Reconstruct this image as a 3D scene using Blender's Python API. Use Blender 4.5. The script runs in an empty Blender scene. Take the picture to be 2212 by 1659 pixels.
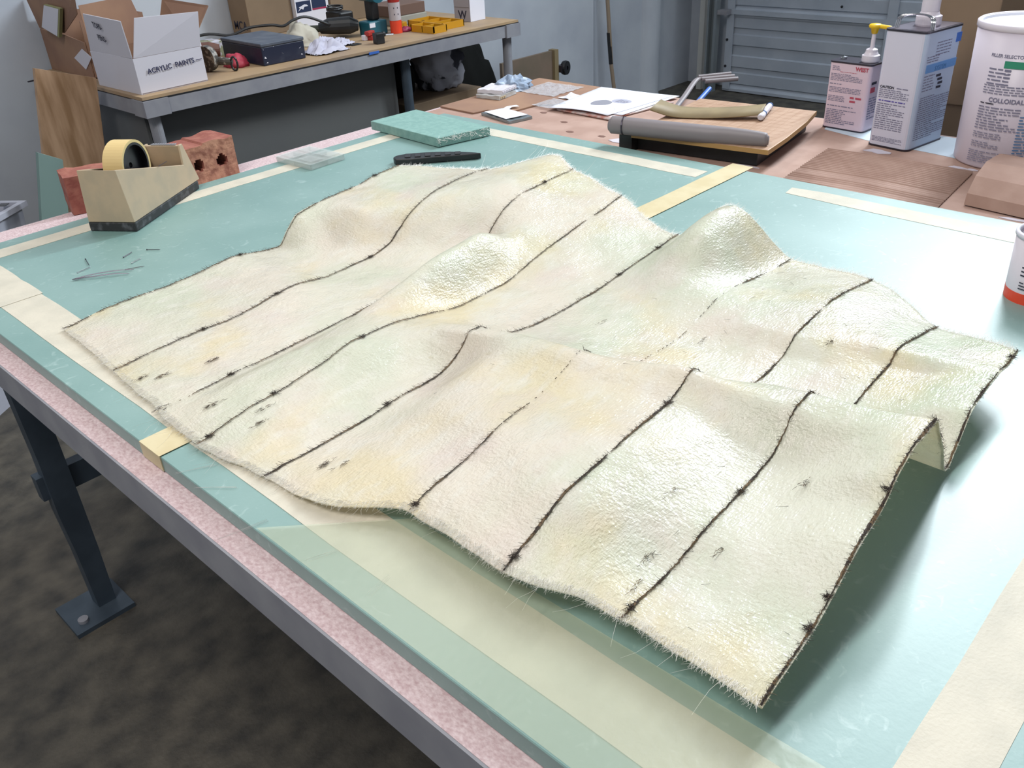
import bpy, bmesh, math, random
from mathutils import Vector, Matrix, noise
random.seed(7)
C = bpy.context.scene.collection
S = bpy.context.scene
# ------------------------------------------------------------------ camera, world, lights, exposure
cam_d = bpy.data.cameras.new('camera'); cam = bpy.data.objects.new('camera', cam_d); C.objects.link(cam)
cam_d.sensor_width = 36; cam_d.lens = 1878.0256 / 2212 * 36; cam_d.clip_start = .02; cam_d.clip_end = 60
R = Matrix(((0.6838404723138748, 0.4023639556292301, -0.6086587349541084),
            (-0.727904839835961, 0.3188623998659749, -0.6070266172871625),
            (-0.050167245977038116, 0.8581550076542758, 0.5109336848055424)))
M = R.to_4x4(); M.translation = Vector((0, 0, 1.5)); cam.matrix_world = M
S.camera = cam
W = bpy.data.worlds.new('world'); S.world = W; W.use_nodes = True
bg = W.node_tree.nodes['Background']; bg.inputs[0].default_value = (.86, .92, 1.0, 1); bg.inputs[1].default_value = .45
S.view_settings.view_transform = 'Standard'; S.view_settings.look = 'None'
S.view_settings.exposure = -0.14; S.view_settings.gamma = 1; S.view_settings.use_curve_mapping = False

def area(name, loc, tgt, sx, sy, power, col):
    d = bpy.data.lights.new(name, 'AREA'); d.shape = 'RECTANGLE'; d.size = sx; d.size_y = sy; d.energy = power; d.color = col
    o = bpy.data.objects.new(name, d); C.objects.link(o); o.location = loc
    z = (Vector(loc) - Vector(tgt)).normalized(); x = Vector((1, 0, 0)); x = (x - x.dot(z) * z).normalized(); y = z.cross(x)
    o.matrix_world = Matrix((x, y, z)).transposed().to_4x4() @ Matrix.Identity(4); o.matrix_world.translation = Vector(loc)
    return o
COOL = (.86, .94, 1.0); WARM = (1.0, .95, .90)
area('tube_light', (5.3, .95, 3.5), (.9, .3, .9), 1.3, .30, 90, COOL)
area('tube_light', (4.3, 1.25, 3.55), (.7, .4, .9), 1.2, .25, 118, COOL)
area('tube_light', (3.1, .62, 3.55), (.9, .2, .9), 1.4, .30, 36, COOL)
area('tube_light', (1.6, 2.6, 3.55), (1.2, 1.2, .9), 1.3, .30, 20, WARM)
area('tube_light', (-.6, .9, 3.5), (.7, .8, .9), 1.4, .35, 72, WARM)

# ------------------------------------------------------------------ materials
def hx(h):
    c = [int(h[i:i + 2], 16) / 255 for i in (0, 2, 4)]
    return tuple(x / 12.92 if x <= .04045 else ((x + .055) / 1.055) ** 2.4 for x in c) + (1,)
MC = {}
def mat(name, col, rough=.6, metal=0, col2=None, scale=8, bump=0, bscale=60, stretch=(1, 1, 1), alpha=1, trans=0, spec=.5, lo=.4, hi=.62, coat=0):
    if name in MC: return MC[name]
    m = bpy.data.materials.new(name); m.use_nodes = True; N = m.node_tree.nodes; L = m.node_tree.links
    b = N['Principled BSDF']; b.inputs['Base Color'].default_value = hx(col); b.inputs['Roughness'].default_value = rough
    b.inputs['Metallic'].default_value = metal; b.inputs['Alpha'].default_value = alpha; b.inputs['Transmission Weight'].default_value = trans
    b.inputs['Specular IOR Level'].default_value = spec; b.inputs['Coat Weight'].default_value = coat; b.inputs['Coat Roughness'].default_value = .15
    if col2 or bump:
        tc = N.new('ShaderNodeTexCoord'); mp = N.new('ShaderNodeMapping'); mp.inputs['Scale'].default_value = stretch
        L.new(tc.outputs['Object'], mp.inputs[0])
    if col2:
        n = N.new('ShaderNodeTexNoise'); n.inputs['Scale'].default_value = scale; n.inputs['Detail'].default_value = 6
        r = N.new('ShaderNodeValToRGB'); r.color_ramp.elements[0].position = lo; r.color_ramp.elements[1].position = hi
        r.color_ramp.elements[0].color = hx(col); r.color_ramp.elements[1].color = hx(col2)
        L.new(mp.outputs[0], n.inputs['Vector']); L.new(n.outputs['Fac'], r.inputs[0]); L.new(r.outputs[0], b.inputs['Base Color'])
    if bump:
        n = N.new('ShaderNodeTexNoise'); n.inputs['Scale'].default_value = bscale; n.inputs['Detail'].default_value = 4
        bp = N.new('ShaderNodeBump'); bp.inputs['Strength'].default_value = bump; bp.inputs['Distance'].default_value = .002
        L.new(mp.outputs[0], n.inputs['Vector']); L.new(n.outputs['Fac'], bp.inputs['Height']); L.new(bp.outputs[0], b.inputs['Normal'])
    MC[name] = m; return m

def sheet_mat(green=0):
    m = bpy.data.materials.new('resin_fibre'); m.use_nodes = True; N = m.node_tree.nodes; L = m.node_tree.links
    b = N['Principled BSDF']; tc = N.new('ShaderNodeTexCoord')
    def nz(scale, det=4, st=None, off=None):
        n = N.new('ShaderNodeTexNoise'); n.inputs['Scale'].default_value = scale; n.inputs['Detail'].default_value = det
        mp = N.new('ShaderNodeMapping'); mp.inputs['Scale'].default_value = st or (1, 1, 1); mp.inputs['Location'].default_value = off or (0, 0, 0)
        L.new(tc.outputs['Object'], mp.inputs[0]); L.new(mp.outputs[0], n.inputs['Vector']); return n
    def ramp(src, p0, p1, c0=(0, 0, 0, 1), c1=(1, 1, 1, 1)):
        r = N.new('ShaderNodeValToRGB'); e = r.color_ramp.elements; e[0].position = p0; e[1].position = p1; e[0].color = c0; e[1].color = c1
        L.new(src, r.inputs[0]); return r
    def mix(fac, a, c, f=1.0):
        x = N.new('ShaderNodeMix'); x.data_type = 'RGBA'
        ml = N.new('ShaderNodeMath'); ml.operation = 'MULTIPLY'; ml.inputs[1].default_value = f; L.new(fac, ml.inputs[0]); L.new(ml.outputs[0], x.inputs[0])
        if isinstance(a, tuple): x.inputs[6].default_value = a
        else: L.new(a, x.inputs[6])
        x.inputs[7].default_value = c; return x.outputs[2]
    c = mix(ramp(nz(4.5, 5).outputs[0], .42, .62).outputs[0], hx('ebebdd' if green else 'f1e9dc'), hx('d5dfc8' if green else 'dfe4d2'), .9)
    c = mix(ramp(nz(5.5, 4, None, (3, 1, 0)).outputs[0], .52, .66).outputs[0], c, hx('eedfb8'), .7)
    c = mix(ramp(nz(9, 5, None, (7, 4, 0)).outputs[0], .55, .7).outputs[0], c, hx('ecdcd8'), .5)
    c = mix(ramp(nz(60, 6, (.4, 1, 1), (1, 9, 0)).outputs[0], .5, .75).outputs[0], c, hx('f4f2ea'), .6 if green else .7)
    c = mix(ramp(nz(30, 6, None, (5, 2, 2)).outputs[0], .68, .76).outputs[0], c, hx('cbbd98'), .45)
    L.new(c, b.inputs['Base Color'])
    rr = ramp(nz(14, 3, None, (2, 2, 8)).outputs[0], .35, .65, (.14,) * 3 + (1,), (.42,) * 3 + (1,)); L.new(rr.outputs[0], b.inputs['Roughness'])
    b.inputs['Specular IOR Level'].default_value = .55; b.inputs['Subsurface Weight'].default_value = 0
    n1 = nz(380, 3, (.35, 1, 1)); n2 = nz(320, 3, (1, .4, 1), (4, 4, 4)); n3 = nz(45, 4)
    a = N.new('ShaderNodeMath'); a.operation = 'ADD'; L.new(n1.outputs[0], a.inputs[0]); L.new(n2.outputs[0], a.inputs[1])
    a2 = N.new('ShaderNodeMath'); a2.operation = 'MULTIPLY_ADD'; L.new(n3.outputs[0], a2.inputs[0]); a2.inputs[1].default_value = 2.0; L.new(a.outputs[0], a2.inputs[2])
    bp = N.new('ShaderNodeBump'); bp.inputs['Strength'].default_value = .6; bp.inputs['Distance'].default_value = .0020
    L.new(a2.outputs[0], bp.inputs['Height']); L.new(bp.outputs[0], b.inputs['Normal']); b.inputs['Coat Weight'].default_value = .7; b.inputs['Coat Roughness'].default_value = .12; L.new(bp.outputs[0], b.inputs['Coat Normal'])
    tr = N.new('ShaderNodeBsdfTranslucent'); tr.inputs[0].default_value = hx('f2ecd8'); mx = N.new('ShaderNodeMixShader'); mx.inputs[0].default_value = .38
    out = N['Material Output']; L.new(b.outputs[0], mx.inputs[1]); L.new(tr.outputs[0], mx.inputs[2]); L.new(mx.outputs[0], out.inputs[0])
    return m

def board_mat():
    m = bpy.data.materials.new('resin_coated_board'); m.use_nodes = True; N = m.node_tree.nodes; L = m.node_tree.links
    b = N['Principled BSDF']; tc = N.new('ShaderNodeTexCoord')
    n = N.new('ShaderNodeTexNoise'); n.inputs['Scale'].default_value = 5; n.inputs['Detail'].default_value = 8; L.new(tc.outputs['Object'], n.inputs['Vector'])
    r = N.new('ShaderNodeValToRGB'); e = r.color_ramp.elements; e[0].position = .35; e[1].position = .7; e[0].color = hx('6c8f8a'); e[1].color = hx('7c9c97')
    L.new(n.outputs[0], r.inputs[0])
    n2 = N.new('ShaderNodeTexNoise'); n2.inputs['Scale'].default_value = 45; n2.inputs['Detail'].default_value = 6; n2.inputs['Distortion'].default_value = 1.5; L.new(tc.outputs['Object'], n2.inputs['Vector'])
    r2 = N.new('ShaderNodeValToRGB'); r2.color_ramp.elements[0].position = .6; r2.color_ramp.elements[1].position = .78; L.new(n2.outputs[0], r2.inputs[0])
    mx = N.new('ShaderNodeMix'); mx.data_type = 'RGBA'; ml = N.new('ShaderNodeMath'); ml.operation = 'MULTIPLY'; ml.inputs[1].default_value = .28
    L.new(r2.outputs[0], ml.inputs[0]); L.new(ml.outputs[0], mx.inputs[0]); L.new(r.outputs[0], mx.inputs[6]); mx.inputs[7].default_value = hx('c9dcda'); L.new(mx.outputs[2], b.inputs['Base Color'])
    b.inputs['Roughness'].default_value = .52; b.inputs['Specular IOR Level'].default_value = 1.0; b.inputs['Coat Weight'].default_value = .5; b.inputs['Coat Roughness'].default_value = .42
    n3 = N.new('ShaderNodeTexNoise'); n3.inputs['Scale'].default_value = 160; n3.inputs['Detail'].default_value = 5; L.new(tc.outputs['Object'], n3.inputs['Vector'])
    bp = N.new('ShaderNodeBump'); bp.inputs['Strength'].default_value = .2; bp.inputs['Distance'].default_value = .0010
    L.new(n3.outputs[0], bp.inputs['Height']); L.new(bp.outputs[0], b.inputs['Normal'])
    return m

WALLM = mat('painted_wall', 'b9c0c9', .75, col2='aeb5c0', scale=3)
DOORM = mat('door_metal', 'a6aeb9', .5, col2='9ba4b0', scale=4)
FLOORM = mat('stained_concrete', '302e2b', .6, col2='5b564c', scale=13, bump=.9, bscale=90, lo=.3, hi=.7)
CEILM = mat('ceiling_paint', 'd8dade', .8)
PINK = mat('pink_table_surface', 'b3989b', .7, col2='d4c2c4', scale=330, stretch=(1, .6, 1), bump=.3, bscale=400, lo=.3, hi=.7)
STEEL = mat('grey_steel', '8f9096', .6, 0, col2='83848c', scale=12)
LEGM = mat('dark_painted_steel', '46525e', .45, .2, col2='3a4550', scale=10)
TAPE = mat('masking_tape', 'cac4b4', .5, col2='c0bbac', scale=20, bump=.2, bscale=300, spec=.25)
TAPE2 = mat('yellow_masking_tape', 'cbbf9d', .5, col2='c4b691', scale=20, spec=.25)
TEAL = board_mat()
FOAM = mat('teal_foam', '769b94', .6, col2='82a69e', scale=70, bump=.3, bscale=200)
CARD = mat('cardboard', '8a6a58', .8, col2='97765f', scale=7)
CARDP = mat('rosy_cardboard', 'a08275', .8, col2='ac8f82', scale=12, bump=.2, bscale=100)
CARDD = mat('carton_shadow_brown', '7d6a55', .85, col2='86725c', scale=5)
KRAFT = mat('kraft_strip', '8a7a58', .6, col2='7d6d4e', scale=15)
PLY = mat('plywood', '8f6f50', .6, col2='b8987a', scale=5, stretch=(5, 5, .7), lo=.38, hi=.6)
BENCHM = mat('bench_hardboard', 'a78d6c', .6, col2='96806a', scale=5)
WHITE = mat('white_card', 'c9c7d0', .7)
PAPER = mat('paper_white', 'dcdce6', .7)
BLACK = mat('black_plastic', '17181a', .45, col2='202225', scale=20)
INK = mat('ink_dark', '2b2b3c', .7)
INKB = mat('ink_blue', '3f6f9e', .6)
INKR = mat('ink_red', 'b0475a', .6)
GREY = mat('grey_text_ink', '77758c', .7)
CREAM = mat('cream_plastic', 'b7a287', .5, col2='ad9c84', scale=25)
GRIT = mat('scuffed_black_base', '2a2a2c', .6, col2='55565a', scale=60, lo=.5, hi=.7)
BRICKR = mat('brick_red', '8a4f45', .9, col2='9c6455', scale=40, bump=.8, bscale=90)
BRICKT = mat('brick_tan_face', 'b8886f', .9, col2='8e5f4e', scale=50, bump=.8, bscale=120)
CHROME = mat('bright_metal', 'c8c8cc', .2, 1)
DMETAL = mat('dark_metal', '4a4650', .35, .8)
TIN = mat('tin_lid', '8b8490', .3, .8)
CLEAR = mat('clear_plastic', 'cfdad5', .08, alpha=.3, spec=.9)
FILM = mat('crumpled_film', 'e6e8ee', .12, trans=.75, spec=.8, bump=.8, bscale=60)
WPLAS = mat('white_plastic', 'd6cfd8', .4)
CANP = mat('pinkish_can_label', 'd3bfcb', .45)
CANW = mat('white_can_label', 'cdccdc', .35, coat=.3)
CANB = mat('pale_blue_can_label', 'b3c2d8', .4)
YEL = mat('yellow_plastic', 'e2b90f', .4)
ORG = mat('orange_band', 'e0472a', .4)
YTRAY = mat('amber_tray', 'c08a12', .5)
NAVY = mat('navy_metal_case', '1b2238', .45, col2='2a3042', scale=20, lo=.55, hi=.75)
NAVYT = mat('dusty_case_lid', '4a5260', .6, col2='5b616b', scale=20)
CLOTH = mat('white_cloth', 'b9b8c8', .85)
GCLOTH = mat('grey_white_cloth', 'b4b6c2', .85, col2='3c3e4a', scale=7, lo=.54, hi=.57)
BAG = mat('black_bag', '080a09', .8, spec=.2)
GPAN = mat('grey_panel', '5a5c5c', .7, col2='545658', scale=2)
GARM = mat('grey_arm_plastic', '7d7679', .5)
MAPLE = mat('cutter_board_wood', 'b0917a', .5, col2='a4836b', scale=25, stretch=(.3, 3, 1))
WOODE = mat('orange_wood_edge', 'a88450', .5)
BINM = mat('bin_plastic', 'b2b4c0', .45)
CLEATB = mat('blue_plastic', '3d68b8', .4)
TEALP = mat('teal_tool', '1f5a6a', .4)
REDP = mat('red_plastic', 'a02a24', .4)
PINKP = mat('pink_cloth', 'b0384c', .5)
SHEET = sheet_mat(); SHEETG = sheet_mat(1)
FIB = mat('white_glass_fibre', 'efece6', .3)
DFIB = mat('dark_seam_fibre', '3f3630', .7)
BFIB = mat('brown_seam_stain', '715d45', .7)

# ------------------------------------------------------------------ helpers
def link(name, me, m, parent=None):
    o = bpy.data.objects.new(name, me)
    if m is not None:
        for x in (m if isinstance(m, (list, tuple)) else [m]): me.materials.append(x)
    C.objects.link(o)
    if parent is not None: o.parent = parent
    return o
def tag(o, label=None, cat=None, group=None, kind=None):
    if label: o['label'] = label
    if cat: o['category'] = cat
    if group: o['group'] = group
    if kind: o['kind'] = kind
    return o
def thing(name, label, cat, loc=(0, 0, 0), rz=0, group=None):
    o = bpy.data.objects.new(name, None); C.objects.link(o); o.location = loc; o.rotation_euler = (0, 0, rz); o.empty_display_size = .05
    return tag(o, label, cat, group)
def obj(name, bm, m, parent=None, smooth=False, bevel=0):
    me = bpy.data.meshes.new(name)
    bmesh.ops.recalc_face_normals(bm, faces=bm.faces); bm.to_mesh(me); bm.free()
    if smooth:
        for p in me.polygons: p.use_smooth = True
    o = link(name, me, m, parent)
    if bevel:
        b = o.modifiers.new('bevel', 'BEVEL'); b.width = bevel; b.segments = 2; b.limit_method = 'ANGLE'
    return o
def B(): return bmesh.new()
def box(bm, x0, x1, y0, y1, z0, z1, mi=0, mt=None):
    v = [bm.verts.new((x, y, z)) for z in (z0, z1) for y in (y0, y1) for x in (x0, x1)]
    fs = [(0, 2, 3, 1), (4, 5, 7, 6), (0, 1, 5, 4), (2, 6, 7, 3), (0, 4, 6, 2), (1, 3, 7, 5)]
    for f in fs:
        fc = bm.faces.new([v[i] for i in f]); fc.material_index = mi
    if mt is not None: bmesh.ops.transform(bm, matrix=mt, verts=v)
    return bm
def prism(bm, pts, z0, z1, mi=0, mt=None):
    a = [bm.verts.new((p[0], p[1], z0)) for p in pts]; b = [bm.verts.new((p[0], p[1], z1)) for p in pts]; n = len(pts)
    fs = [bm.faces.new(a[::-1]), bm.faces.new(b)] + [bm.faces.new((a[i], a[(i + 1) % n], b[(i + 1) % n], b[i])) for i in range(n)]
    for f in fs: f.material_index = mi
    if mt is not None: bmesh.ops.transform(bm, matrix=mt, verts=a + b)
    return bm
def lathe(bm, prof, n=32, mt=None, mi=0, cx=0, cy=0):
    rings = []; vs = []
    for r, z in prof:
        ring = [bm.verts.new((cx + r * math.cos(2 * math.pi * k / n), cy + r * math.sin(2 * math.pi * k / n), z)) for k in range(n)] if r > 1e-6 else [bm.verts.new((cx, cy, z))]
        rings.append(ring); vs += ring
    for a, b in zip(rings, rings[1:]):
        for k in range(n):
            k2 = (k + 1) % n
            if len(a) == 1 and len(b) == 1: continue
            if len(a) == 1: f = (a[0], b[k2], b[k])
            elif len(b) == 1: f = (a[k], a[k2], b[0])
            else: f = (a[k], a[k2], b[k2], b[k])
            bm.faces.new(f).material_index = mi
    if mt is not None: bmesh.ops.transform(bm, matrix=mt, verts=vs)
    return bm
def tube(bm, pts, r, n=8, mi=0, flat=1.0):
    pts = [Vector(p) for p in pts]; rings = []; up = Vector((0, 0, 1))
    rs = r if isinstance(r, (list, tuple)) else [r] * len(pts)
    for i, p in enumerate(pts):
        d = (pts[min(i + 1, len(pts) - 1)] - pts[max(i - 1, 0)]).normalized()
        u = up if abs(d.dot(up)) < .95 else Vector((1, 0, 0))
        a = d.cross(u).normalized(); b = a.cross(d)
        rings.append([bm.verts.new(p + rs[i] * (math.cos(2 * math.pi * k / n) * a + flat * math.sin(2 * math.pi * k / n) * b)) for k in range(n)])
    for a, b in zip(rings, rings[1:]):
        for k in range(n): bm.faces.new((a[k], a[(k + 1) % n], b[(k + 1) % n], b[k])).material_index = mi
    if n > 2:
        bm.faces.new(rings[0][::-1]).material_index = mi; bm.faces.new(rings[-1]).material_index = mi
    return bm
def quad(bm, a, b, c, d, mi=0):
    bm.faces.new([bm.verts.new(p) for p in (a, b, c, d)]).material_index = mi
def bez(pts, n=8):
    pts = [Vector(p) for p in pts]; out = []
    for i in range(len(pts) - 1):
        p0 = pts[max(i - 1, 0)]; p1 = pts[i]; p2 = pts[i + 1]; p3 = pts[min(i + 2, len(pts) - 1)]
        for k in range(n):
            t = k / n
            out.append(.5 * ((2 * p1) + (p2 - p0) * t + (2 * p0 - 5 * p1 + 4 * p2 - p3) * t * t + (3 * p1 - p0 - 3 * p2 + p3) * t ** 3))
    return out + [pts[-1]]
def text(s, size, m, parent, mt, name='lettering', bold=0):
    cu = bpy.data.curves.new('t', 'FONT'); cu.body = s; cu.size = size; cu.extrude = .0002; cu.offset = bold
    o = bpy.data.objects.new('t', cu); C.objects.link(o)
    dg = bpy.context.evaluated_depsgraph_get(); me = bpy.data.meshes.new_from_object(o.evaluated_get(dg))
    bpy.data.objects.remove(o); me.materials.clear()
    r = link(name, me, m, parent); r.matrix_local = mt; return r
def FR(o, u, v):   # frame: x axis u, y axis v, origin o
    u = Vector(u).normalized(); v = Vector(v).normalized(); w = u.cross(v); m = Matrix((u, v, w)).transposed().to_4x4(); m.translation = Vector(o); return m
def printrows(parent, mt, w, h, rows, m, ls=.7, seed=0, name='print'):
    rnd = random.Random(seed); bm = B(); lh = h / rows
    for i in range(rows):
        y = h - (i + .5) * lh; x = 0; end = w * (1 if rnd.random() > .25 else rnd.uniform(.4, .9))
        while x < end - lh * .5:
            l = rnd.uniform(.8, 3.2) * lh; x1 = min(x + l, end); t = lh * ls * .5
            quad(bm, (x, y - t * .5, 0), (x1, y - t * .5, 0), (x1, y + t * .5, 0), (x, y + t * .5, 0)); x = x1 + lh * .45
    me = bpy.data.meshes.new(name); bm.to_mesh(me); bm.free(); o = link(name, me, m, parent); o.matrix_local = mt; return o
def Tm(x=0, y=0, z=0, rx=0, ry=0, rz=0):
    return Matrix.Translation((x, y, z)) @ Matrix.Rotation(rz, 4, 'Z') @ Matrix.Rotation(ry, 4, 'Y') @ Matrix.Rotation(rx, 4, 'X')
def crumple(bm, amp, sc, seed=0):
    for v in bm.verts:
        n = noise.noise_vector(v.co * sc + Vector((seed * 3.1, seed * 1.7, 0))); v.co += n * amp
def blob(n1=28, n2=14, rx=1, ry=1, rz=1, amp=.2, sc=3, seed=0, base=0):
    bm = B(); bmesh.ops.create_uvsphere(bm, u_segments=n1, v_segments=n2, radius=1)
    for v in bm.verts:
        p = v.co.copy(); d = noise.noise(p * sc + Vector((seed, seed * 2, 0))) + .5 * noise.noise(p * sc * 2.3 + Vector((seed, 0, 5)))
        p *= 1 + amp * d; v.co = Vector((p.x * rx, p.y * ry, max(p.z * rz, base)))
    return bm
rad = math.radians
# ------------------------------------------------------------------ the room
tag(obj('floor', box(B(), -4, 7, -5, 5, -.12, 0), FLOORM), kind='structure')
tag(obj('ceiling', box(B(), -4, 7, -5, 5, 4.0, 4.12), CEILM), kind='structure')
wl = tag(obj('wall_left', box(B(), -4, 6.2, 3.86, 4.0, 0, 4), WALLM), kind='structure')
obj('wall_seam', box(B(), 4.83, 4.85, 3.852, 3.86, 0, 4), mat('seam_grey', 'a3aab5', .7), wl)  # vertical wall joint in a slightly darker grey
tag(obj('trim_1', lathe(B(), [(0, 0), (.11, 0), (.11, 4), (0, 4)], 40, cx=5.47, cy=3.90), WALLM), kind='structure')
wr = B(); box(wr, 6.0, 6.14, 3.52, 3.86, 0, 4); box(wr, 6.0, 6.14, -5, 0, 0, 4); box(wr, 6.0, 6.14, 0, 3.52, 3.0, 4)
tag(obj('wall_right', wr, WALLM), kind='structure')
tag(obj('trim_2', box(B(), 5.80, 6.0, 3.62, 3.66, 0, 4), mat('corner_strip', 'b4b6b4', .7)), kind='structure')
# rolling sectional garage door with ribbed panels
door = thing('door_1', None, None, (5.86, 0, 0)); tag(door, kind='structure')
zs = [0.0, .53, 1.06, 1.59, 2.12, 2.65, 3.1]
for i in range(6):
    z0, z1 = zs[i], zs[i + 1]; prof = [(0, z0 + .004), (-.015, z0 + .01), (-.015, z0 + .05)]
    k = 0
    zz = z0 + .05
    prof = [(.0, z0 + .002), (-.02, z0 + .006), (-.02, z0 + .025)]
    for f, dx in ((.10, 0), (.115, -.012), (.25, -.012), (.265, 0), (.32, 0), (.335, -.012), (.47, -.012), (.485, 0), (.60, 0), (.615, -.012), (.74, -.012), (.755, 0), (.82, 0), (.835, -.012), (.955, -.012)):
        prof.append((dx, z0 + f * (z1 - z0)))
    prof += [(-.02, z1 - .012), (-.02, z1 - .002)]
    bm = B(); L0 = [bm.verts.new((x, 0.05, z)) for x, z in prof]; L1 = [bm.verts.new((x, 3.46, z)) for x, z in prof]
    for a in range(len(prof) - 1): bm.faces.new((L0[a], L0[a + 1], L1[a + 1], L1[a]))
    b0 = [bm.verts.new((.03, 0.05, z0 + .002)), bm.verts.new((.03, 3.46, z0 + .002)), bm.verts.new((.03, 3.46, z1 - .002)), bm.verts.new((.03, .05, z1 - .002))]; bm.faces.new(b0)
    obj('door_panel', bm, DOORM, door)
for i in (1, 2, 3):
    obj('reinforcing_bar', box(B(), -.035, -.02, .05, 3.46, zs[i] + .0, zs[i] + .03), DOORM, door)
for y in (2.26, 1.15):
    obj('hinge_stile', box(B(), -.034, -.0201, y, y + .06, .06, 3.05), DOORM, door)
st = obj('end_stile', box(B(), -.03, -.0201, 3.40, 3.455, .02, 3.05), DOORM, door)
for z in (.18, .36, .7, .9): obj('bolt', lathe(B(), [(0, 0), (.009, 0), (.009, .006), (0, .006)], 12, mt=Tm(-.031, 3.44, z, 0, -math.pi / 2, 0)), BLACK, door)
for z, y in ((.25, 2.29), (.42, 2.29), (.62, 2.62)): obj('bolt', lathe(B(), [(0, 0), (.008, 0), (.008, .006), (0, .006)], 12, mt=Tm(-.035, y, z, 0, -math.pi / 2, 0)), BLACK, door)
tr = B(); box(tr, -.10, -.06, 3.50, 3.52, 0, 3.2); box(tr, -.10, -.06, 3.56, 3.575, 0, 3.2); box(tr, -.06, -.05, 3.50, 3.575, 0, 3.2)
obj('door_track', tr, mat('galvanised_track', '8c9498', .4, .5), door)
obj('roller_bracket', box(B(), -.09, -.03, 3.42, 3.50, .53, .56), STEEL, door)
# broom handle leaning on the wall
bh = thing('pole', 'thin tan pole with a black sleeve leaning upright on the pale wall', 'pole', (4.93, 3.80, 0))
pd = lambda z: (-.115 * z / 1.0 * .9, 0.03 * z, z)
obj('pole_shaft', tube(B(), [(0.02, -.05, 0), (-.02, -.03, .3), (-.12, .04, 2.0)], .013, 10), mat('tan_wood', '8f7f6d', .6), bh)
obj('pole_sleeve', tube(B(), [(-.022, -.028, .32), (-.036, -.018, .52)], .0145, 10), BLACK, bh)

# ------------------------------------------------------------------ main table
TX0, TX1, TY0, TY1 = .29, 2.28, -.30, 2.05
tb = thing('work_table', 'large work table with pink surface and grey steel rim in the foreground', 'table', (1.2, .9, 0))
def loc(bm, o): bmesh.ops.translate(bm, verts=bm.verts, vec=-Vector(o.location)); return bm
obj('tabletop', loc(box(B(), TX0, TX1, TY0, TY1, .845, .877), tb), PINK, tb)
rm = B(); box(rm, TX0 - .003, TX0, TY0, TY1, .822, .8765); box(rm, TX0, TX1, TY1, TY1 + .003, .822, .8765); box(rm, TX1, TX1 + .003, TY0, TY1, .822, .8765); box(rm, TX0, TX1, TY0 - .003, TY0, .822, .8765)
obj('steel_rim', loc(rm, tb), STEEL, tb)
def folded_leg(x, y, sy):
    # channel leg flaring to a foot plate
    bm = B()
    pr = [(.045, .822, .055), (.05, .45, .052), (.048, .30, .054), (.053, .18, .048), (.055, .012, .042)]
    for a, b in zip(pr, pr[1:]):
        for (o0, o1) in ((0, .006), ):
            pass
    vs = []
    for dx, z, w in pr:
        vs.append([bm.verts.new((x + dx + a, y + sy * b, z)) for a, b in ((0, 0), (w, 0), (w, .005), (.005, .005), (.005, .033), (w, .033), (w, .038), (0, .038))])
    for A_, B_ in zip(vs, vs[1:]):
        for k in range(8): bm.faces.new((A_[k], A_[(k + 1) % 8], B_[(k + 1) % 8], B_[k]))
    bm.faces.new(vs[0]); bm.faces.new(vs[-1][::-1])
    return bm
for (x, y, s) in ((.325, 1.83, 1), (2.15, 1.83, 1), (.325, -.1, 1), (2.15, -.1, 1)):
    lg = obj('leg', loc(folded_leg(x, y, s), tb), LEGM, tb)
    obj('foot_plate', loc(box(B(), x - .02, x + .12, y - .05, y + .08, 0, .012), tb), LEGM, lg)
    obj('bolt', loc(lathe(B(), [(0, .0121), (.012, .0121), (.012, .02), (0, .021)], 16, cx=x + .01, cy=y - .015), tb), STEEL, lg)
obj('cross_rail', loc(box(B(), .36, 2.2, 1.845, 1.875, .34, .40), tb), LEGM, tb)
obj('cross_rail', loc(box(B(), .36, 2.2, -.085, -.055, .34, .40), tb), LEGM, tb)

# two resin-coated boards on the table
def board(name, y0, y1, label):
    bm = box(B(), .318, 1.703, y0, y1, .8775, .9); o = obj(name, bm, TEAL); o.modifiers.new('b', 'BEVEL').width = .001; tag(o, label, 'board', 'teal boards butted on the table')
    return o
board('teal_board', .958, 1.91, 'teal rigid board at the rear-left holding tape dispenser and tweezers')
board('teal_board', .0, .957, 'teal rigid board at the front right holding the small orange-banded tub')
def strip(pts, m, label, z=.9, th=.0006, extra=None):
    bm = prism(B(), pts, z + .0001, z + th)
    if extra: extra(bm)
    return tag(obj('tape_strip', bm, m), label, 'tape')
rn = random.Random(3)
def ragged(x0, x1, y0, y1, n=14, j=.0012):
    a = [(x0 + (x1 - x0) * i / n, y0 + rn.uniform(-j, j)) for i in range(n + 1)]; b = [(x0 + (x1 - x0) * i / n, y1 + rn.uniform(-j, j)) for i in range(n, -1, -1)]
    return a + b
strip([(p[0], p[1]) for p in ragged(.44, 1.50, 1.818, 1.866)], TAPE, 'long cream tape strip under the tape dispenser along the back-left edge')
strip([(p[1], p[0]) for p in ragged(1.57, 1.90, .355, .428)], TAPE, 'cream tape piece at the far left corner of the teal board', z=.9008)
strip([(p[1], p[0]) for p in ragged(.10, 1.60, .357, .426)], TAPE, 'long cream tape strip along the near edge, beneath the fibreglass sheet end')
strip([(p[1], p[0]) for p in ragged(1.0, 1.70, 1.603, 1.653)], TAPE, 'cream tape strip from foam slab to the crossing yellow tape')
strip([(1.655, .80), (1.608, .79)][:1] + [(1.663, .73), (1.655, .37), (1.652, .15), (1.60, .15), (1.60, .36), (1.606, .6), (1.618, .795)], TAPE, 'cream tape strip with torn pointed end behind the orange-banded tub')
def fold(bm): box(bm, .3165, .3179, .932, .985, .879, .9006)
strip([(p[0], p[1]) for p in ragged(.3165, 1.73, .932, .985, 20, .0008)], TAPE2, 'yellow tape strip over the joint of the two teal boards', z=.9012, extra=fold)
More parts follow.
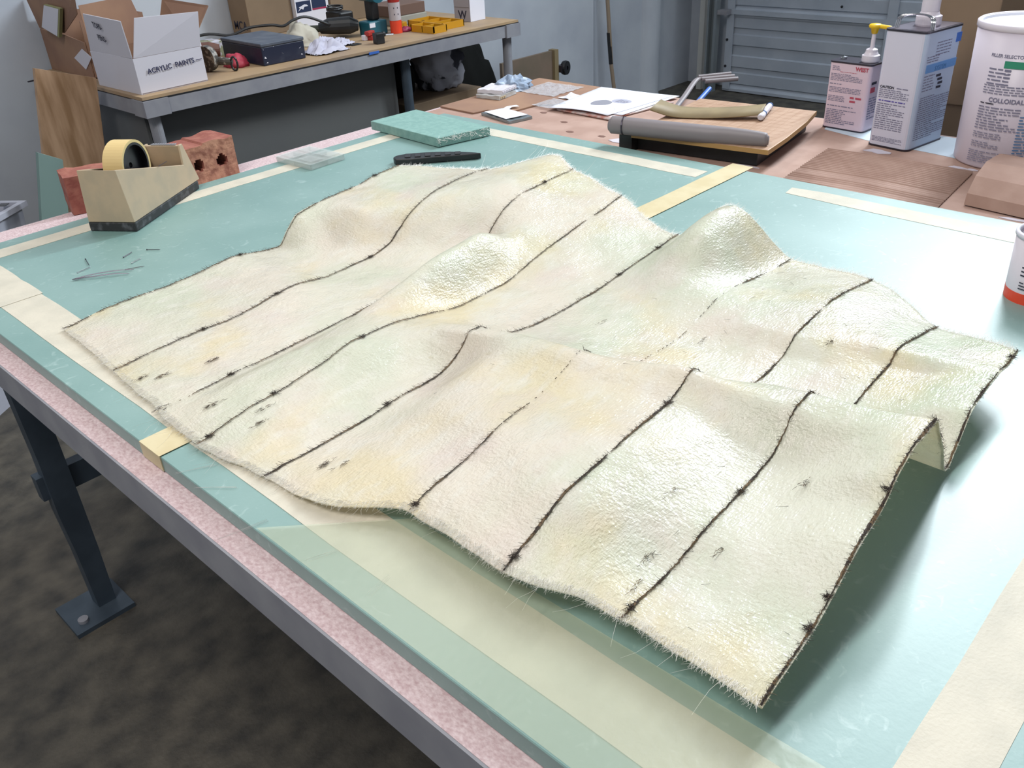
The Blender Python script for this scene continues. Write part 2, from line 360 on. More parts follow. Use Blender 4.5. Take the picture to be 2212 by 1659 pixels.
strip([(p[0], p[1]) for p in ragged(.32, 1.70, .038, .096)], TAPE, 'wide cream tape strip at the lower right, farthest right on the board')

# ------------------------------------------------------------------ the fibreglass sheet
rows = [
 (0, 1.39, 1.42, [(.389,.005),(.48,.012),(.58,.010),(.70,.018),(.76,.009),(.80,.006),(.83,.034),(.856,.056),(.92,.064),(1.0,.068),(1.055,.076),(1.12,.08)]),
 (.5, 1.285, 1.335, [(.385,.004),(.48,.008),(.58,.008),(.70,.012),(.80,.005),(.86,.014),(.90,.044),(.93,.064),(1.0,.072),(1.1,.074),(1.19,.07)]),
 (1, 1.185, 1.245, [(.377,.006),(.52,.008),(.573,.006),(.627,.010),(.70,.016),(.75,.008),(.80,.004),(.866,.005),(.92,.015),(.948,.034),(.982,.056),(1.06,.08),(1.125,.084),(1.207,.080)]),
 (1.6, 1.09, 1.17, [(.37,.006),(.55,.005),(.7,.008),(.85,.006),(.95,.012),(1.0,.035),(1.05,.065),(1.1,.08),(1.2,.088),(1.325,.09)]),
 (2, 1.026, 1.105, [(.366,.006),(.46,.006),(.55,.004),(.64,.004),(.71,.005),(.80,.006),(.9,.006),(.98,.010),(1.038,.025),(1.066,.045),(1.094,.062),(1.142,.074),(1.313,.077)]),
 (2.4, .985, 1.045, [(.36,.006),(.49,.018),(.6,.022),(.67,.027),(.72,.034),(.76,.041),(.845,.060),(.90,.066),(.955,.068),(1.035,.045),(1.1,.053),(1.3,.068)]),
 (3, .916, .96, [(.359,.006),(.41,.013),(.45,.017),(.5,.02),(.56,.026),(.62,.036),(.666,.035),(.74,.024),(.817,.007),(.87,.004),(.938,.005),(1.01,.019),(1.1,.035),(1.2,.048),(1.281,.056)]),
 (4, .79, .80, [(.375,.005),(.51,.004),(.574,.008),(.64,.010),(.675,.018),(.704,.038),(.719,.053),(.737,.052),(.765,.03),(.811,.013),(.9,.006),(1.016,.010),(1.144,.02),(1.235,.029)]),
 (4.5, .70, .70, [(.385,.012),(.5,.02),(.6,.042),(.68,.060),(.725,.072),(.755,.055),(.81,.02),(.9,.008),(1.0,.014),(1.08,.045),(1.15,.09),(1.21,.104),(1.25,.098)]),
 (5, .605, .605, [(.437,.014),(.48,.022),(.52,.027),(.585,.045),(.66,.055),(.70,.068),(.728,.08),(.755,.065),(.79,.03),(.85,.008),(.944,.006),(1.0,.018),(1.064,.03),(1.174,.021),(1.281,.016)]),
 (6, .46, .46, [(.435,.017),(.477,.031),(.535,.052),(.58,.058),(.653,.067),(.705,.071),(.732,.082),(.752,.094),(.775,.08),(.81,.035),(.86,.006),(.92,.006),(.981,.016),(1.015,.034),(1.123,.041),(1.26,.025)]),
 (7, .335, .325, [(.458,.019),(.518,.021),(.586,.035),(.644,.043),(.706,.055),(.73,.074),(.75,.095),(.779,.101),(.80,.085),(.83,.04),(.87,.008),(.927,.019),(.97,.026),(1.008,.032),(1.029,.046),(1.059,.044),(1.169,.021)]),
 (8, .19, .215, [(.452,.02),(.49,.026),(.538,.034),(.57,.047),(.619,.071),(.663,.087),(.691,.112),(.726,.124),(.768,.124),(.79,.10),(.82,.065),(.86,.012),(.872,.009),(.892,.024),(.93,.055),(1.024,.059),(1.054,.055),(1.089,.06)]),
]
def pchip(xs, ys):
    n = len(xs); h = [xs[i + 1] - xs[i] for i in range(n - 1)]; d = [(ys[i + 1] - ys[i]) / h[i] for i in range(n - 1)]; m = [0] * n
    m[0] = d[0]; m[-1] = d[-1]
    for i in range(1, n - 1):
        m[i] = 0 if d[i - 1] * d[i] <= 0 else 2 * d[i - 1] * d[i] / (d[i - 1] + d[i])
    def f(x):
        if x <= xs[0]: return ys[0] + m[0] * (x - xs[0]) * .3
        if x >= xs[-1]: return ys[-1] + m[-1] * (x - xs[-1]) * .3
        i = 0
        while x > xs[i + 1]: i += 1
        t = (x - xs[i]) / h[i]; t2 = t * t; t3 = t2 * t
        return (2 * t3 - 3 * t2 + 1) * ys[i] + (t3 - 2 * t2 + t) * h[i] * m[i] + (-2 * t3 + 3 * t2) * ys[i + 1] + (t3 - t2) * h[i] * m[i + 1]
    return f
ts = [r[0] for r in rows]; prof = [pchip([p[0] for p in r[3]], [p[1] for p in r[3]]) for r in rows]
fx0 = pchip(ts, [r[3][0][0] for r in rows]); fx1 = pchip(ts, [r[3][-1][0] for r in rows])
fy0 = pchip(ts, [r[1] for r in rows]); fy1 = pchip(ts, [r[2] for r in rows])
NU = 150
def SP(t, s):
    x0, x1 = fx0(t), fx1(t)
    x0 += .004 * noise.noise(Vector((t * 3.1, 0, 1))) ; x1 += .007 * noise.noise(Vector((t * 2.7, 5, 1)))
    x = x0 + (x1 - x0) * s; y = fy0(t) + (fy1(t) - fy0(t)) * (x - .4)
    y += .004 * noise.noise(Vector((x * 5, t * .7, 3.3)))
    zc = ZI(x, t)
    zc += .0022 * noise.noise(Vector((x * 16, y * 16, 0))) + .0008 * noise.noise(Vector((x * 60, y * 60, 2)))
    if s < .03: zc -= .003 * (1 - s / .03)
    def ss(a, b, q): q = min(max((q - a) / (b - a), 0), 1); return q * q * (3 - 2 * q)
    w = .022 * ss(4.2, 5.2, t) * (1 - ss(.58, .78, x)); zc = max(zc, .0048)
    return Vector((x * (1 - w), y * (1 - w), .9 + zc + w * (.6 - zc)))
_cz = {}
def ZI(x, t):
    k = round(x, 4)
    f = _cz.get(k)
    if f is None: f = _cz[k] = pchip(ts, [p(k) for p in prof])
    return f(t)
sh = thing('fibreglass_sheet', 'large wavy cream fibreglass sheet of eight seamed strips lying over the teal boards', 'sheet', (.8, .8, .9))
off = Vector(sh.location)
NV = 16
for i in range(8):
    bm = B(); g = []
    for a in range(NV + 1):
        t = i + a / NV
        row = []
        for u in range(NU + 1):
            p = SP(t, u / NU)
            e = min(a, NV - a)
            if e == 0 and 0 < t < 8: p.z -= .0
            row.append(bm.verts.new(p - off))
        g.append(row)
    for a in range(NV):
        for u in range(NU): bm.faces.new((g[a][u], g[a][u + 1], g[a + 1][u + 1], g[a + 1][u]))
    gb = [[bm.verts.new(v_.co - Vector((0, 0, .0015))) for v_ in r_] for r_ in g]
    for a in range(NV):
        for u in range(NU): bm.faces.new((gb[a][u], gb[a + 1][u], gb[a + 1][u + 1], gb[a][u + 1]))
    for a in range(NV):
        for u in (0, NU): bm.faces.new((g[a][u], g[a + 1][u], gb[a + 1][u], gb[a][u]))
    for u in range(NU):
        for a in (0, NV): bm.faces.new((g[a][u], gb[a][u], gb[a][u + 1], g[a][u + 1]))
    for G_ in (g, gb):
        for a in range(NV):
            for u in (0, NU): bm.edges.get((G_[a][u], G_[a + 1][u])).smooth = False
        for u in range(NU):
            for a in (0, NV): bm.edges.get((G_[a][u], G_[a][u + 1])).smooth = False
    o = obj('strip', bm, SHEETG if i > 5 else SHEET, sh, smooth=True)
# seams: dark stitching lines with stray bristles and knots
rf = random.Random(11)
def hair(bm, p, d, L, r, bend=.3, seg=3, mi=0):
    pts = [p]; dd = Vector(d).normalized()
    for k in range(seg):
        dd = (dd + Vector((rf.uniform(-bend, bend), rf.uniform(-bend, bend), rf.uniform(-bend, bend) * .5))).normalized(); q_ = pts[-1] + dd * L / seg; q_.z = max(q_.z, .0025); pts.append(q_)
    up = Vector((0, 0, 1)) if abs(dd.z) < .9 else Vector((1, 0, 0)); s = dd.cross(up).normalized() * r; w = s.cross(dd).normalized() * r
    prev = None
    for k, q in enumerate(pts):
        f = 1 - .6 * k / seg
        ring = [bm.verts.new(q + s * f), bm.verts.new(q - s * .5 * f + w * f), bm.verts.new(q - s * .5 * f - w * f)]
        if prev:
            for a in range(3): bm.faces.new((prev[a], prev[(a + 1) % 3], ring[(a + 1) % 3], ring[a])).material_index = mi
        prev = ring
strength = {0: .5, 1: .8, 2: .7, 3: .6, 4: .95, 5: .35, 6: 1.0, 7: 1.1, 8: 1.0}
for i in range(9):
    bm = B(); N_ = 340; prev = None; t = float(i)
    for u in range(N_ + 1):
        s = u / N_; p = SP(min(max(t, .02), 7.985), s) - off; p.z += .0014
        q = SP(min(max(t, .02), 7.985), min(s + .003, 1)) - off; d = (q - p) if u < N_ else Vector((1, 0, 0)); d.normalize()
        st_ = strength[i] * (.68 + .9 * noise.noise(Vector((s * 22, i * 3.3, 0))) + .25 * noise.noise(Vector((s * 90, i, 9))))
        if i == 5: st_ *= 1.9 if (s < .16 or s > .82) else .55
        if i == 8: st_ *= 1.1
        w = max(.00035, .00125 * st_); 
        j = Vector((0, rf.uniform(-.0005, .0005), 0)); a = bm.verts.new(p + j + Vector((0, w, 0))); b = bm.verts.new(p + j - Vector((0, w, 0))); c = bm.verts.new(p + j + Vector((0, 0, .0008)))
        if prev and st_ > .05 + .25 * rf.random():
            mi = 1 if noise.noise(Vector((s * 30, i * 7, 2))) > .02 else 0
            for e0, e1, f0, f1 in ((prev[0], prev[2], a, c), (prev[2], prev[1], c, b)): bm.faces.new((e0, e1, f1, f0)).material_index = mi
        prev = (a, b, c)
        if st_ > .2:
            for h in range(int(2 + 5 * st_ * rf.random())):
                ang = rf.uniform(-.9, .9) + (math.pi if rf.random() < .5 else 0)
                hd = d * math.cos(ang) + Vector((0, 1, 0)) * math.sin(ang) * .9 + Vector((0, 0, .15))
                hair(bm, p + Vector((rf.uniform(-.001, .001), rf.uniform(-.0015, .0015), .0003)), hd, rf.uniform(.003, .008), .00022, .4, 2, 1 if rf.random() < .4 else 0)
    for k in range({0: 2, 1: 3, 2: 2, 3: 3, 4: 3, 5: 1, 6: 3, 7: 3, 8: 4}[i]):
        s = {4: (.22, .93, .8), 6: (.33, .02, .55), 7: (.27, .02, .5), 8: (.18, .13, .35, .97), 1: (.18, .35, .6), 2: (.12, .9, .02), 3: (.13, .3, .02), 5: (.01,), 0: (.45, .9)}[i][k]
        p = SP(min(max(t, .03), 7.97), s) - off + Vector((0, 0, .002))
        for h in range(46):
            hair(bm, p + Vector((rf.gauss(0, .0022), rf.gauss(0, .0018), 0)), (rf.uniform(-1, 1), rf.uniform(-1, 1), rf.uniform(0, .3)), rf.uniform(.003, .007), .0003, .5, 2)
    o = obj('seam', bm, [DFIB, BFIB], sh); o['label'] = 'dark stitched seam with frayed bristles'
# dark tufts scattered on the strips
bm = B()
for (t, s, n) in ((1.35, .02, 30), (1.5, .045, 36), (1.62, .12, 40), (1.95, -.0, 20), (2.55, .055, 40), (4.25, .06, 36), (4.35, .075, 16), (3.3, .075, 24), (3.15, .10, 20), (7.4, .33, 20), (6.35, .72, 26), (7.2, .16, 12), (6.6, .2, 10), (5.4, .5, 10), (6.8, .1, 20), (6.9, .05, 14), (5.2, .62, 14), (4.4, .62, 8)):
    p = SP(t, max(s, .005)) - off + Vector((0, 0, .0022))
    for h in range(n): hair(bm, p + Vector((rf.gauss(0, .006), rf.gauss(0, .0018), 0)), (rf.choice((-1, 1)), rf.uniform(-.5, .5), .05), rf.uniform(.003, .008), .00028, .4, 2, 1 if rf.random() < .45 else 0)
for k in range(60):
    p = SP(rf.uniform(4.2, 7.9), rf.uniform(.02, .95)) - off + Vector((0, 0, .0022)); hair(bm, p, (rf.uniform(-1, 1), rf.uniform(-1, 1), 0), rf.uniform(.005, .014), .00022, .2, 3)
o = obj('dark_tufts', bm, [DFIB, BFIB], sh); o['kind'] = 'stuff'; o['label'] = 'dark loose fibre tufts'
bm = B()
for k in range(8500):
    e = rf.random()
    if e < .55: t = rf.uniform(.02, 7.97); s = rf.uniform(0, .012); d = (-1, rf.uniform(-.8, .8), rf.uniform(-.25, .35)); L_ = rf.uniform(.003, .011)
    elif e < .93: t = rf.uniform(.02, 7.97); s = rf.uniform(.99, 1); d = (1, rf.uniform(-.8, .8), rf.uniform(-.1, .6)); L_ = rf.uniform(.003, .012)
    else: t = rf.choice((.02, 7.97)); s = rf.random(); d = (rf.uniform(-.6, .6), 1 if t < 1 else -1, rf.uniform(-.2, .4)); L_ = rf.uniform(.002, .007)
    if e < .93 and rf.random() < .012: L_ = rf.uniform(.02, .045)
    hair(bm, SP(t, s) - off + Vector((0, 0, .0008)), d, L_, .00016, .25, 3)
o = obj('frayed_fringe', bm, FIB, sh); o['kind'] = 'stuff'; o['label'] = 'white frayed glass fibres along the cut ends'

# loose fibres on the near board
for (x, y, a, L_, fl) in ((.345, .80, 2.2, .05, 'loose white fibres third nearest the yellow tape end'), (.352, .86, 2.6, .045, 'loose white fibres nearest the yellow tape end'), (.335, .72, 2.9, .055, 'longest loose white fibres, pointing at the pink table edge'), (.365, .55, 3.3, .03, 'shortest loose white fibres, farthest from the yellow tape'), (.356, .62, 2.7, .035, 'loose white fibres on the pale film by the scalloped sheet edge')):
    bm = B()
    for k in range(3): hair(bm, Vector((x, y + .002 * k, .9018)), (math.cos(a + rf.uniform(-.1, .1)), math.sin(a + rf.uniform(-.1, .1)), 0), L_, .00018, .05, 3)
    tag(obj('loose_fibre', bm, FIB), fl, 'fibre', 'loose fibres by the sheet end')

# ------------------------------------------------------------------ things on the teal boards
# tape dispenser
u = Vector((.83, .56, 0)).normalized(); v = Vector((-u.y, u.x, 0))
td = thing('tape_dispenser', 'cream desktop tape dispenser with black base holding a masking tape roll', 'tape dispenser', (.68, 1.727, .9), math.atan2(u.y, u.x))
obj('base', prism(B(), [(0, 0), (.275, .0), (.275, .095), (0, .105)], .0, .02), GRIT, td, bevel=.003)
def sideprof(y0, y1, inset):
    pr = [(0.003, .02), (.283, .02), (.258, .108), (.246, .108), (.238, .066), (.0, .128)]
    bm = B(); A_ = [bm.verts.new((x, y0 + inset * (z - .02) / .1, z)) for x, z in pr]; B_ = [bm.verts.new((x, y1 + inset * (z - .02) / .1, z)) for x, z in pr]; n = len(pr)
    bm.faces.new(A_); bm.faces.new(B_[::-1])
    for i in range(n): bm.faces.new((A_[i], A_[(i + 1) % n], B_[(i + 1) % n], B_[i]))
    return bm
shell = sideprof(.0, .005, .009); 
b2 = sideprof(.098, .103, -.009); me = bpy.data.meshes.new('t'); b2.to_mesh(me); shell.from_mesh(me); b2.free()
ew = B(); A_ = [ew.verts.new(p) for p in ((.0, .0, .02), (.0, .103, .02), (-.002, .0935, .128), (-.002, .0095, .128))]; B_ = [ew.verts.new(p) for p in ((.006, .0, .02), (.006, .103, .02), (.004, .0935, .126), (.004, .0095, .126))]
ew.faces.new(A_[::-1]); ew.faces.new(B_)
for i in range(4): ew.faces.new((A_[i], A_[(i + 1) % 4], B_[(i + 1) % 4], B_[i]))
me = bpy.data.meshes.new('t'); ew.to_mesh(me); shell.from_mesh(me); ew.free()
fe = B(); q0 = [fe.verts.new(p) for p in ((.281, .002, .022), (.281, .1, .022), (.256, .093, .106), (.256, .009, .106))]; q1 = [fe.verts.new(p) for p in ((.271, .002, .022), (.271, .1, .022), (.247, .093, .106), (.247, .009, .106))]
fe.faces.new(q0); fe.faces.new(q1[::-1])
for i in range(4): fe.faces.new((q0[i], q0[(i + 1) % 4], q1[(i + 1) % 4], q1[i]))
me = bpy.data.meshes.new('t'); fe.to_mesh(me); shell.from_mesh(me); fe.free()
box(shell, .165, .25, .008, .095, .05, .056)
obj('housing', shell, CREAM, td, bevel=.0012)
bl = B(); [prism(bl, [(.25, .02 + .006 * i), (.262, .023 + .006 * i), (.25, .026 + .006 * i)], .107, .1085) for i in range(10)]
obj('cutter_blade', bl, STEEL, td)
obj('scratch', box(B(), .14, .175, .0035, .0042, .0925, .0933, mt=Tm(0, 0, 0)), INK, td)
tr_ = thing('masking_tape_roll', 'cream masking tape roll with a black hub sitting in the dispenser', 'tape roll', Vector((.68, 1.727, .9)) + u * .105 + v * .050 + Vector((0, 0, .106)), math.atan2(u.y, u.x))
RY = Tm(0, .024, 0, math.pi / 2)
obj('tape_coil', lathe(B(), [(.046, 0), (.0515, 0), (.0515, .044), (.046, .044), (.046, 0)], 48, mt=RY), mat('tape_coil', 'd3ba82', .6), tr_, smooth=False)
obj('hub', lathe(B(), [(.0458, 0), (.0458, .044), (.041, .044), (.041, .03), (.006, .03), (.006, .018), (.041, .018), (.041, -.002), (.0458, -.002), (.0458, 0)], 40, mt=RY), mat('hub_plastic', '1c1b20', .3), tr_)
# bricks
br = thing('brick', 'red brick with round core holes standing on edge behind the dispenser', 'brick', (.868, 1.972, .877), rad(2))
bm = B(); W_, H_, D_ = .20, .09, .095
holes = [(.028, .045), (.098, .046), (.160, .044)]
nx, nz_ = 40, 18
gv = {}
def inh(x, z): return any((x - hx_) ** 2 + (z - hz) ** 2 < .0145 ** 2 for hx_, hz in holes)
def fpt(x, z, y): return (x, y + .0015 * noise.noise(Vector((x * 60, z * 60, 1))), z)
for side in (0, 1):
    for i in range(nx + 1):
        for j in range(nz_ + 1):
            x = W_ * i / nx; z = H_ * j / nz_
            zz = z + (.006 * noise.noise(Vector((x * 25, side, 3))) + (.004 if x > .12 else 0) if j == nz_ else 0)
            gv[(side, i, j)] = bm.verts.new((x, (D_ if side else 0) + .0012 * noise.noise(Vector((x * 60, z * 60, side))), zz))
def cell(i, j): return not inh(W_ * (i + .5) / nx, H_ * (j + .5) / nz_)
for i in range(nx):
    for j in range(nz_):
        if not cell(i, j): continue
        bm.faces.new([gv[(0, i + a, j + b)] for a, b in ((0, 0), (1, 0), (1, 1), (0, 1))]).material_index = 1
        bm.faces.new([gv[(1, i + a, j + b)] for a, b in ((0, 0), (1, 0), (1, 1), (0, 1))]).material_index = 0
        for (di, dj, e0, e1) in ((-1, 0, (0, 0), (0, 1)), (1, 0, (1, 0), (1, 1)), (0, -1, (0, 0), (1, 0)), (0, 1, (0, 1), (1, 1))):
            ii, jj = i + di, j + dj
            if ii < 0 or jj < 0 or ii >= nx or jj >= nz_ or not cell(ii, jj):
                bm.faces.new([gv[(0, i + e0[0], j + e0[1])], gv[(0, i + e1[0], j + e1[1])], gv[(1, i + e1[0], j + e1[1])], gv[(1, i + e0[0], j + e0[1])]]).material_index = 0
bmesh.ops.remove_doubles(bm, verts=bm.verts, dist=1e-6)
obj('brick_body', bm, [BRICKR, BRICKT], br)
bm = B(); box(bm, -.10, .082, -.045, .035, 0, .085); bmesh.ops.subdivide_edges(bm, edges=bm.edges[:], cuts=9, use_grid_fill=True)
for v_ in bm.verts:
    v_.co += noise.noise_vector(v_.co * 35) * .0025
    if v_.co.z > .08: v_.co.z += .006 * noise.noise(v_.co * 22) - .03 * max(0, -v_.co.x - .07)
    v_.co.z = max(v_.co.z, 0)
o = obj('brick', bm, BRICKR); o.location = (.775, 2.038, .8775); o.rotation_euler = (0, 0, rad(-13)); tag(o, 'dark red broken brick end to the left behind the tape dispenser', 'brick')
# clear tray
ct = thing('plastic_tray', 'clear rectangular plastic tray with raised cells on the back tape strip', 'tray', (1.19, 1.842, .9009), rad(3))
bm = B(); box(bm, -.052, .052, -.068, .068, .0, .002)
for x0, x1, y0, y1 in ((-.052, -.049, -.068, .068), (.049, .052, -.068, .068), (-.052, .052, -.068, -.065), (-.052, .052, .065, .068), (-.002, .001, -.066, .066), (-.05, .05, -.002, .001)): box(bm, x0, x1, y0, y1, .002, .013)
obj('tray_base', bm, CLEAR, ct)
obj('tray_lid', prism(B(), [(-.055, -.071), (.055, -.071), (.055, .071), (-.055, .071)], .0132, .0148), mat('clear_lid', 'dfe6e2', .05, alpha=.16, spec=1.0), ct, bevel=.001)
for x, y in ((-.026, -.034), (.026, -.034), (-.026, .034), (.026, .034)): obj('raised_cell', box(B(), x - .018, x + .018, y - .026, y + .026, .0150, .0175), mat('clear_lid', ''), ct, bevel=.002)
# foam slab
bm = prism(B(), [(1.447, 1.655), (1.60, 1.622), (1.622, 1.935), (1.465, 1.945)], .9014, .9245)
o = obj('foam_slab', bm, FOAM, bevel=.0012); tag(o, 'thick teal foam slab offcut lying on the rear corner of the board', 'foam slab')
bm = B()
for k in range(160):
    t = rf.random(); p = Vector((1.447, 1.655, .9235)).lerp(Vector((1.60, 1.622, .9235)), t ** 2 if k % 2 else t); p.z -= rf.uniform(0, .02) * (t if t > .5 else .6)
    hair(bm, p + Vector((0, -.0004, 0)), (rf.uniform(-1, 1), rf.uniform(-.6, .1), rf.uniform(-.4, .5)), rf.uniform(.004, .013), .0004, .4, 2)
f_ = obj('fibre_fuzz', bm, FIB, o); f_['kind'] = 'stuff'
# black tool
bt = thing('scraper_handle', 'black ribbed plastic tool handle half hidden behind the fibreglass sheet', 'tool handle', (1.30, 1.645, .901), rad(-44))
pts = bez([(0, -.02, 0), (-.006, 0, 0), (.01, .018, 0), (.06, .026, 0), (.12, .020, 0), (.175, .004, 0), (.205, -.012, 0), (.17, -.016, 0), (.10, -.020, 0), (.04, -.026, 0)], 5)
obj('handle', prism(B(), [(p.x, p.y) for p in pts], 0, .014), BLACK, bt, bevel=.003)
for k in range(6): obj('grip_rib', box(B(), .022 + k * .024, .036 + k * .024, -.014, .014 - .0014 * k, .0138, .0165), mat('rib_dark', '2a2a2e', .5), bt, bevel=.001)
# tweezers and pins
tw = thing('tweezers', 'fine metal tweezers lying open on the teal board', 'tweezers', (.486, 1.583, .9015), math.atan2(-.05, .085))
obj('arm', tube(B(), bez([(0, 0, .001), (.03, .005, .003), (.07, .008, .003), (.105, .006, .001)], 5), [.0013] * 12 + [.0010] * 3 + [.0005], 6, flat=.6), DMETAL, tw)
obj('arm', tube(B(), bez([(0, 0, .001), (.03, -.004, .003), (.07, -.007, .003), (.098, -.011, .001)], 5), [.0013] * 12 + [.0010] * 3 + [.0005], 6, flat=.6), DMETAL, tw)
PN = [((.507, 1.610), (.535, 1.617), 1, 'bright straight pin nearest the tweezers'), ((.545, 1.663), (.536, 1.627), 0, 'short dark pin pointing at the bright pin'), ((.596, 1.612), (.619, 1.624), 0, 'thin grey pin in the middle of the scattered pins'),
      ((.592, 1.570), (.615, 1.579), 1, 'pale pin lying right of the tweezers tips'), ((.643, 1.611), (.659, 1.589), 0, 'dark pin farthest right among the scattered pins'), ((.570, 1.549), (.600, 1.535), 1, 'silver pin lying at the tweezers tips')]
for a, b, br_, lb in PN:
    L_ = (Vector(b) - Vector(a)).length; t_ = thing('pin', lb, 'pin', (a[0], a[1], .9018), math.atan2(b[1] - a[1], b[0] - a[0]), 'pins scattered by the tweezers')
    obj('shaft', tube(B(), [(0, 0, 0), (L_ * .9, 0, 0), (L_, 0, 0)], [.0007, .0007, .0002], 6), CHROME if br_ else DMETAL, t_)
    obj('pin_head', lathe(B(), [(0, 0), (.0014, .0004), (.0014, .0012), (0, .0016)], 10, mt=Tm(-.0014, 0, 0, 0, math.pi / 2, 0)), CHROME if br_ else DMETAL, t_)
# round print wrap helper
def cylwrap(o, cx, cy, r, z0, th0, dr=.0004):
    for v_ in o.data.vertices:
        x, y, z = v_.co; th = th0 + x / r; v_.co = (cx + (r + dr + z) * math.cos(th), cy + (r + dr + z) * math.sin(th), z0 + y)
I4 = Matrix.Identity(4)
def rows_mesh(w, h, n, m, parent, seed, ls=.7): return printrows(parent, I4, w, h, n, m, ls, seed)
def densify(o, step=.006):
    bm = bmesh.new(); bm.from_mesh(o.data)
    for _ in range(5):
        es = [e for e in bm.edges if abs(e.verts[0].co.x - e.verts[1].co.x) > step]
        if not es: break
        bmesh.ops.subdivide_edges(bm, edges=es, cuts=1)
    bm.to_mesh(o.data); bm.free()
# small orange-banded tub
sc = thing('paper_tub', 'small white tub with an orange base band at the right edge', 'tub', (1.397, .268, .9))
obj('wall', lathe(B(), [(.0405, .014), (.0425, .098), (.0395, .098), (.0378, .004)], 48), WPLAS, sc, smooth=True)
obj('orange_base', lathe(B(), [(0, .0005), (.0398, .0005), (.0405, .0165), (.0409, .0166), (.0404, 0), (0, 0)], 48), ORG, sc)
obj('rim', lathe(B(), [(.0425, .096), (.0445, .098), (.0445, .103), (.040, .104), (.0388, .099), (.0425, .096)], 48), WHITE, sc, smooth=True)
obj('inner_lid', lathe(B(), [(0, .088), (.038, .088), (.0385, .094), (.036, .091), (0, .0905)], 40), WHITE, sc)
obj('lid_ring', lathe(B(), [(.024, .0906), (.0255, .0906), (.0255, .0916), (.024, .0916), (.024, .0906)], 32), INKR, sc)
for k, (w, h, n, z0, th) in enumerate(((.03, .018, 3, .042, 2.75), (.024, .014, 3, .022, 2.78), (.03, .03, 6, .03, 4.1))):
    o = rows_mesh(w, h, n, INK, sc, 40 + k); densify(o); cylwrap(o, 0, 0, .0415, z0, th, .0006)

# ------------------------------------------------------------------ things on the cardboard at the far side
cz = .8803
bm = prism(B(), [(1.706, -.29), (2.262, -.29), (2.27, 1.5), (2.262, 2.03), (1.72, 2.03), (1.72, 1.93), (1.706, 1.90)], .8772, cz)
tag(obj('cardboard_cover', bm, CARDP), 'flat brown cardboard sheet covering the far side of the table', 'cardboard')
bm = prism(B(), [(1.80, 2.035), (1.795, 1.885), (1.845, 1.875), (1.85, 1.80), (1.97, 1.79), (2.02, 1.72), (2.25, 1.72), (2.255, 2.035)], cz + .0002, cz + .0052)
tag(obj('cardboard_piece', bm, CARD, bevel=.0008), 'brown corrugated cardboard piece under the plastic packets at the table corner', 'cardboard')
z2 = cz + .0055
# corrugated piece with open flutes
bm = B(); pl = [(1.712, .86), (1.712, .60), (1.735, .535), (2.006, .557), (2.006, .885)]
n_ = 260; a0 = None
for k in range(n_ + 1):
    x = 1.712 + (2.004 - 1.712) * k / n_; t = k / n_; y0 = .515 + .045 * t + (.02 * (1 - t)); y1 = .865 + .025 * t - (.03 if t < .12 else 0)
    z = cz + .0034 + .0024 * math.sin(x * 2 * math.pi / .0115) * (1 if .42 < t or .2 < t < .3 else .45); r_ = [bm.verts.new((x, y0, z)), bm.verts.new((x + .006, (y0 + y1) / 2, z + .0016)), bm.verts.new((x, y1, z))]
    if a0: bm.faces.new((a0[0], r_[0], r_[1], a0[1])); bm.faces.new((a0[1], r_[1], r_[2], a0[2]))
    a0 = r_
o = obj('corrugated_cardboard', bm, CARDP, smooth=True); sd = o.modifiers.new('s', 'SOLIDIFY'); sd.thickness = .0012; tag(o, 'rosy corrugated cardboard with exposed ridges in front of the cans', 'cardboard')
# folded cardboard roll
pr = [(1.795, .883), (1.80, .905), (1.83, .932), (1.88, .948), (1.96, .944), (2.03, .925), (2.035, .918), (1.96, .936), (1.88, .940), (1.835, .925), (1.808, .902), (1.803, .883)]
bm = B(); A_ = [bm.verts.new((x, .505, z)) for x, z in pr]; B_ = [bm.verts.new((x - .05, .10, z)) for x, z in pr]
for i in range(len(pr)): bm.faces.new((A_[i], A_[(i + 1) % len(pr)], B_[(i + 1) % len(pr)], B_[i]))
for i in range(5):
    j = len(pr) - 1 - i; bm.faces.new((A_[i], A_[i + 1], A_[j - 1], A_[j])); bm.faces.new((B_[j], B_[j - 1], B_[i + 1], B_[i]))
tag(obj('cardboard_flap', bm, CARDP), 'bent brown cardboard flap in front of the large white tub', 'cardboard')
# white paper under the cans
tag(obj('white_sheet', prism(B(), [(2.258, 1.0), (2.17, .98), (2.13, .85), (2.105, .68), (2.09, .60), (2.11, .45), (2.258, .42)], cz + .0002, cz + .0008), mat('bluish_paper', 'bccad6', .6)), 'pale blue-white paper sheet beneath the two metal cans and tub', 'paper')
bm = B()
for (x, y, rx_, ry_) in ((2.055, .79, .016, .03), (2.03, .60, .008, .018), (2.03, .57, .006, .012), (1.77, .40, .006, .03), (1.77, .30, .008, .04), (1.76, 1.00, .003, .02), (1.80, 1.35, .02, .03), (1.98, 1.6, .016, .022), (1.79, .98, .004, .03)):
    if 1.70 < x < 2.01 and .52 < y < .88: continue
    pp_ = [(x + rx_ * math.cos(a * .7) * (1 + .3 * math.sin(a * 3 + x * 9)), y + ry_ * math.sin(a * .7) * (1 + .25 * math.cos(a * 2))) for a in range(9)]; prism(bm, pp_, cz + .0002, cz + .0016)
for (x, y) in ((1.92, 1.72), (1.95, 1.66), (1.87, 1.60), (1.80, 1.52), (1.81, 1.42), (1.93, 1.45)):
    prism(bm, [(x + .008 * math.cos(a * 1.05), y + .012 * math.sin(a * 1.05)) for a in range(6)], cz + .0002, cz + .0007, 1)
o = obj('glue_spills', bm, [mat('dried_glue', 'cfc9d4', .35), mat('dark_stain', '6f4f45', .8)]); tag(o, 'dried white glue drips and dark stains spotted over the cardboard', 'glue', kind='stuff')
